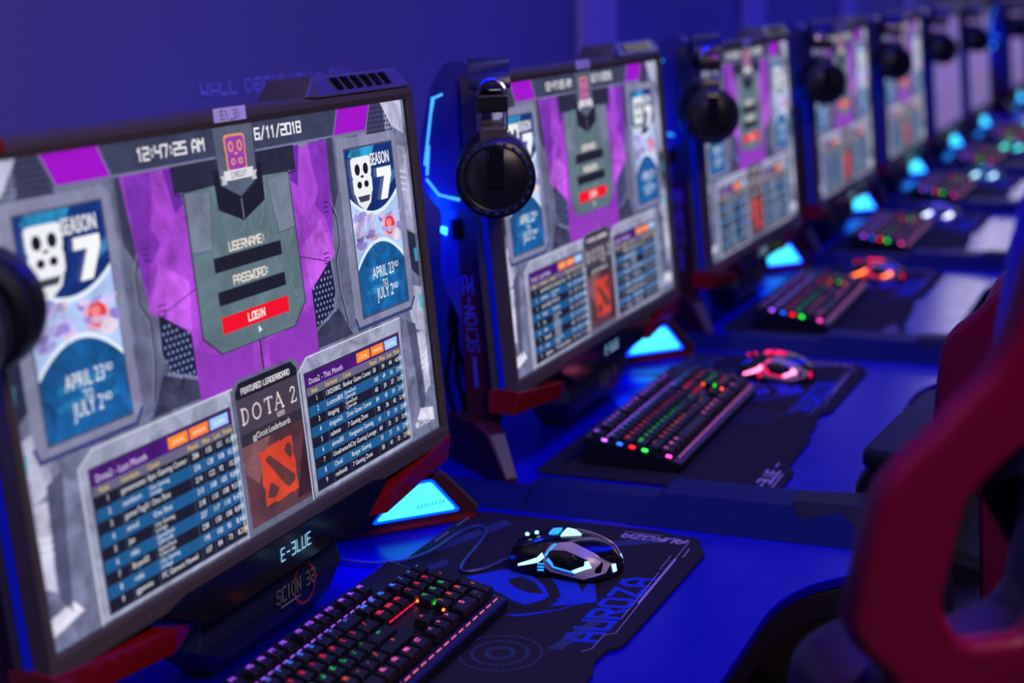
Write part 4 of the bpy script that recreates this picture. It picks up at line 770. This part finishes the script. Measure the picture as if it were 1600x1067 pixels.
def make_mouse(g, gw, gm):
    root = empty('computer_mouse', (0, 0, 0)); NT, NA = 30, 26; vs = []; fs = []
    for i in range(NT + 1):
        for j in range(NA + 1): vs.append(mouse_surface(0.0 + i / NT, math.pi * j / NA))
    for i in range(NT):
        for j in range(NA): a = i * (NA + 1) + j; fs.append((a, a + 1, a + NA + 2, a + NA + 1))
    fs.append(tuple(range(NA + 1))[::-1]); fs.append(tuple(NT * (NA + 1) + j for j in range(NA + 1)))
    fs += [(i * (NA + 1), (i + 1) * (NA + 1), (i + 1) * (NA + 1) + NA, i * (NA + 1) + NA) for i in range(NT)]
    body = MB().add(vs, fs).build('mouse_body', M_gloss, root, True)
    P_ = lambda poly, off, n, m_, c=3: mouse_patch(poly, off, n, m_, root, c)
    # silver armour around a dark thumb window, both flanks
    for sgn in (0, 1):
        A = (lambda a: a) if sgn == 0 else (lambda a: math.pi - a)
        Q = lambda pts: [(t, A(a)) for t, a in pts]
        arm = P_(Q([(.40, .95), (.58, 1.18), (.80, 1.02), (.93, .70), (.90, .25), (.74, .05), (.42, .10), (.36, .22), (.34, .55)]), .0014, 'side_armour', M_silver, 4)
        mouse_patch(Q([(.40, .72), (.56, .80), (.76, .66), (.80, .46), (.66, .20), (.44, .24), (.38, .42)]), .0026, 'thumb_window', M_gloss, arm, 3)
        mouse_patch(Q([(.765, .64), (.80, .44), (.66, .19), (.63, .25), (.735, .45), (.735, .60)]), .0036, 'window_light', gw, arm, 3)
        mouse_patch(Q([(.38, .42), (.44, .24), (.455, .30), (.40, .50)]), .0036, 'corner_light', g, arm, 2)
        mouse_patch(Q([(.44, .235), (.66, .19), (.655, .225), (.445, .27)]), .0036, 'edge_glow', g, arm, 2)
        P_(Q([(.10, .18), (.30, .34), (.36, .50), (.33, .66), (.29, .50), (.10, .27)]), .0016, 'button_light', gw, 3)
        P_(Q([(.36, .55), (.44, .98), (.455, .96), (.375, .55)]), .0030, 'seam_light', g, 2)
        P_(Q([(.955, .70), (.965, .25), (.945, .20), (.932, .66)]), .0016, 'rear_light', gm, 2)
        for k in range(3): P_(Q([(.30, .12 + k * .085), (.355, .12 + k * .085), (.355, .155 + k * .085), (.30, .155 + k * .085)]), .0022, 'vent_light', g, 1)
        P_(Q([(.02, .95), (.42, 1.15), (.45, 1.48), (.0, 1.48)]), .0012, 'main_button', M_gloss, 3)
    P_([(.46, 1.35), (.46, 1.80), (.62, 1.57)], .0024, 'crown_light', gm, 2)
    P_([(.34, 1.44), (.34, 1.70), (.42, 1.70), (.42, 1.44)], .0030, 'mode_button', g, 2)
    wh = MB().lathe([(0.006, -0.0035), (0.0085, -0.003), (0.0085, 0.003), (0.006, 0.0035)], 20, Matrix.Translation((0, 0.040, 0.0315)) @ Matrix.Rotation(R(90), 4, 'Y')).build('scroll_wheel', M_tread, root, True)
    for y, z in ((0.0355, 0.0415), (0.0470, 0.0385)): MB().lathe([(0.0, -0.002), (0.0024, -0.0012), (0.0026, 0.0008), (0.0016, 0.0020), (0, 0.0022)], 12, Matrix.Translation((-0.004, y, z))).build('wheel_lamp', gm, root, True)
    return root
def mg(n, c, w): return glow('mouse_' + n, c, 1.8), glow('mouse_hot_' + n, w, 1.4 if n == 'blue' else 5.0), glow('mouse_mid_' + n, w if n == 'blue' else c, 1.3)
MC = [mg('blue', (0.02, 0.26, 1.0), (0.45, 0.85, 1.0)), mg('pink', (1.0, 0.005, 0.10), (1.0, 0.16, 0.34)), mg('orange', (1.0, 0.01, 0.02), (1.0, 0.14, 0.02)), mg('violet', (0.04, 0.06, 1.0), (0.70, 0.78, 1.0)), mg('sky', (0.01, 0.30, 0.75), (0.45, 0.85, 1.0)), mg('teal', (0.0, 0.55, 0.36), (0.12, 0.95, 0.75)), mg('green', (0.02, 0.7, 0.2), (0.2, 1.0, 0.6)), mg('aqua', (0.02, 0.4, 0.8), (0.3, 0.8, 1.0))]
CN = ['ice blue', 'pink', 'orange red', 'violet white', 'sky blue', 'teal', 'green', 'aqua']
MPOS = [(0.268, -0.196, 0.06), (0.262, -0.206, 0.03), (0.262, -0.20, 0.0), (0.262, -0.20, 0.0), (0.27, -0.21, 0.0), (0.27, -0.20, 0.0), (0.265, -0.20, 0.0), (0.265, -0.20, 0.0)]
m0 = make_mouse(*MC[0])
def smooth_pts(p, n=5):
    out = []
    for i in range(len(p) - 1):
        a, b, c, d = (Vector(p[max(i - 1, 0)]), Vector(p[i]), Vector(p[i + 1]), Vector(p[min(i + 2, len(p) - 1)]))
        for k in range(n): t = k / n; out.append(0.5 * ((2 * b) + (c - a) * t + (2 * a - 5 * b + 4 * c - d) * t * t + (3 * b - a - 3 * c + d) * t ** 3))
    return out + [Vector(p[-1])]
MB().tube(smooth_pts([(0, 0.058, 0.010), (-0.004, 0.075, 0.005), (-0.03, 0.09, 0.0026), (-0.045, 0.11, 0.0026), (-0.02, 0.12, 0.0026), (0.04, 0.125, 0.0026), (0.085, 0.133, 0.0026), (0.100, 0.148, 0.0026), (0.075, 0.162, 0.0026), (0.0, 0.172, 0.0026), (-0.04, 0.20, 0.0026), (-0.05, 0.25, 0.0026), (-0.03, 0.33, 0.0026), (0.0, 0.42, 0.0026)]), 0.0021, 8).build('cable', mat('cable_blue', (0.02, 0.03, 0.16), 0.4), m0, True)
for i in range(8):
    o = m0 if i == 0 else copy_tree(m0)
    if i:
        for ch in list(o.children_recursive):
            mt = ch.data.materials[0]
            if mt in MC[0]: ch.data = ch.data.copy(); ch.data.materials[0] = MC[i][MC[0].index(mt)]
    x, y, a = MPOS[i]; o.location = (XS[i] + x, y, DZ + 0.0044); o.rotation_euler = (0, 0, a)
    tag(o, 'gaming mouse glowing %s on the mat %s' % (CN[i], ORD[i]), 'mouse', 'glowing gaming mice')

# ------------------------------------------------------------------ gaming chairs
M_maroon = mat('maroon_leather', (0.035, 0.002, 0.03), 0.5, noise=0.15, scale=60, bump=0.3)
HEAD_A = [(0.105, 0.325, .03), (0.132, 0.275, .04), (0.142, 0.23, .03), (0.143, 0.115, .03), (0.12, 0.07, .02)]
HEAD_B = [(0.10, 0.30, .04), (0.15, 0.18, .03), (0.18, 0.166, .02), (0.21, 0.145, .02), (0.226, 0.11, .02), (0.225, 0.08, .01), (0.15, 0.07, .01)]
def make_chair(leather, arm_z, zoff, head_half, arm_x):
    """local frame: X to the sitter's right seen from behind, Y forward, Z up; origin on the floor below the backrest's rear face"""
    root = empty('gaming_chair', (0, 0, 0)); H0 = 0.986 + zoff; t = R(10)
    BK = Matrix.Translation((0, 0, H0)) @ Matrix.Rotation(t, 4, 'X') @ Matrix.Rotation(R(90), 4, 'X')   # XY -> back plane, +Z to the rear
    half = [(0.0, 0.36), (0.10, 0.355), (0.145, 0.325), (0.172, 0.23), (0.176, 0.199), (0.181, 0.174), (0.192, 0.153), (0.209, 0.137), (0.225, 0.118), (0.247, 0.099), (0.258, 0.085), (0.264, 0.070), (0.270, 0.022), (0.2735, -0.018), (0.262, -0.040), (0.236, -0.066), (0.222, -0.12), (0.220, -0.30), (0.205, -0.46), (0.15, -0.50), (0.0, -0.50)]
    outline = half[1:-1] + [(-x, y) for x, y in half[1:-1]][::-1]
    hole = rounded([(0.196, 0.068), (0.160, 0.100), (0.120, 0.108), (0.112, -0.01), (0.128, -0.055), (0.180, -0.050), (0.204, -0.014)], 0.012, 4)
    MB().mesh(curve_mesh(outline, [hole, [(-x, y) for x, y in hole]], 0.022, 0.007, 2), BK @ Matrix.Translation((0, 0, -0.011))).build('back_shell', M_chair, root, True)
    head = rounded(head_half, 0.03, 5)
    MB().mesh(curve_mesh(head + [(-x, y) for x, y in head][::-1], [], 0.062, 0.02, 4), BK @ Matrix.Translation((0, 0, -0.053))).build('head_cushion', leather, root, True)
    cush = rounded([(0.10, 0.06), (0.102, -0.06, .02), (0.21, -0.09, .03), (0.205, -0.40, .04), (0.17, -0.46, .04)], 0.02, 5)
    MB().mesh(curve_mesh(cush + [(-x, y) for x, y in cush][::-1], [], 0.062, 0.02, 4), BK @ Matrix.Translation((0, 0, -0.053))).build('back_cushion', M_maroon, root, True)
    for sx in (-1, 1):
        MB().mesh(curve_mesh(rounded([(sx * a, b) for a, b in ((0.15, -0.10), (0.232, -0.13), (0.225, -0.40), (0.16, -0.42))], 0.03, 4), [], 0.08, 0.02, 3), BK @ Matrix.Translation((0, 0, -0.12))).build('side_bolster', M_maroon, root, True)
    sz = 0.47 + zoff * 0.6
    MB().mesh(curve_mesh(rounded([(-0.25, 0.02), (0.25, 0.02), (0.27, 0.30), (0.23, 0.50), (-0.23, 0.50), (-0.27, 0.30)], 0.05, 5), [], 0.09, 0.03, 4), Matrix.Translation((0, 0.02, sz))).build('seat', M_maroon, root, True)
    MB().mesh(curve_mesh(rounded([(-0.26, 0.0), (0.26, 0.0), (0.28, 0.30), (0.22, 0.48), (-0.22, 0.48), (-0.28, 0.30)], 0.05, 5), [], 0.04, 0.012, 3), Matrix.Translation((0, 0.02, sz - 0.062))).build('seat_pan', M_chair, root, True)
    for sx in (-1, 1):
        MB().mesh(curve_mesh(rounded([(-0.055, 0.0), (0.055, 0.0), (0.05, 0.34), (-0.05, 0.34)], 0.03, 4), [], 0.028, 0.010, 3), Matrix.Translation((sx * arm_x, 0.08, arm_z))).build('armrest_pad', M_tread, root, True)
        MB().hull([(sx * 0.27, 0.16, sz - 0.07), (sx * 0.335, 0.16, sz - 0.03), (sx * 0.30, 0.15, arm_z - 0.014), (sx * 0.335, 0.15, arm_z - 0.014), (sx * 0.27, 0.24, sz - 0.07), (sx * 0.335, 0.24, sz - 0.03), (sx * 0.30, 0.23, arm_z - 0.014), (sx * 0.335, 0.23, arm_z - 0.014)], 0.006).build('armrest_post', M_black, root)
    MB().lathe([(0.045, 0.09), (0.045, 0.20), (0.028, 0.21), (0.028, sz - 0.10), (0.08, sz - 0.09), (0.08, sz - 0.08)], 20, Matrix.Translation((0, 0.27, 0))).build('gas_lift', M_black, root, True)
    for k in range(5):
        a = R(72 * k + 18); d = Vector((math.cos(a), math.sin(a), 0)); n = Vector((-d.y, d.x, 0)); c = Vector((0, 0.27, 0))
        MB().hull([tuple(c + d * r_ + n * w_ * s_ + Vector((0, 0, z))) for r_, w_, z in ((0.03, .03, .08), (.03, .03, .125), (.31, .018, .065), (.31, .018, .09)) for s_ in (-1, 1)], 0.004).build('base_arm', M_black, root)
        q = c + d * 0.30
        MB().lathe([(0.022, -0.022), (0.03, -0.018), (0.03, 0.018), (0.022, 0.022)], 18, Matrix.Translation((q.x, q.y, 0.030)) @ Matrix.Rotation(a, 4, 'Z') @ Matrix.Rotation(R(90), 4, 'X')).build('caster', M_tread, root, True)
    return root
def put_chair(o, P, a):      # P: left edge of the back at shoulder height, a: heading
    w = Vector((math.sin(a), -math.cos(a), 0)); c = Vector((P[0], P[1], 0)) + w * 0.27
    o.location = (c.x, c.y, 0); o.rotation_euler = (0, 0, a - math.pi / 2)
ch = make_chair(M_leather_blue, 0.66, 0.0, HEAD_A, 0.315); put_chair(ch, (-0.2895 + 0.0066, -0.618 - 0.0075), R(41)); tag(ch, 'red shelled gaming chair with blue cushion, large in the right foreground', 'chair', 'gaming chairs')
ch = make_chair(M_leather_red, 0.81, -0.075, HEAD_B, 0.325); put_chair(ch, (0.507, -0.560), R(-4)); tag(ch, 'red gaming chair with black armrest partly hidden behind the foreground chair', 'chair', 'gaming chairs')
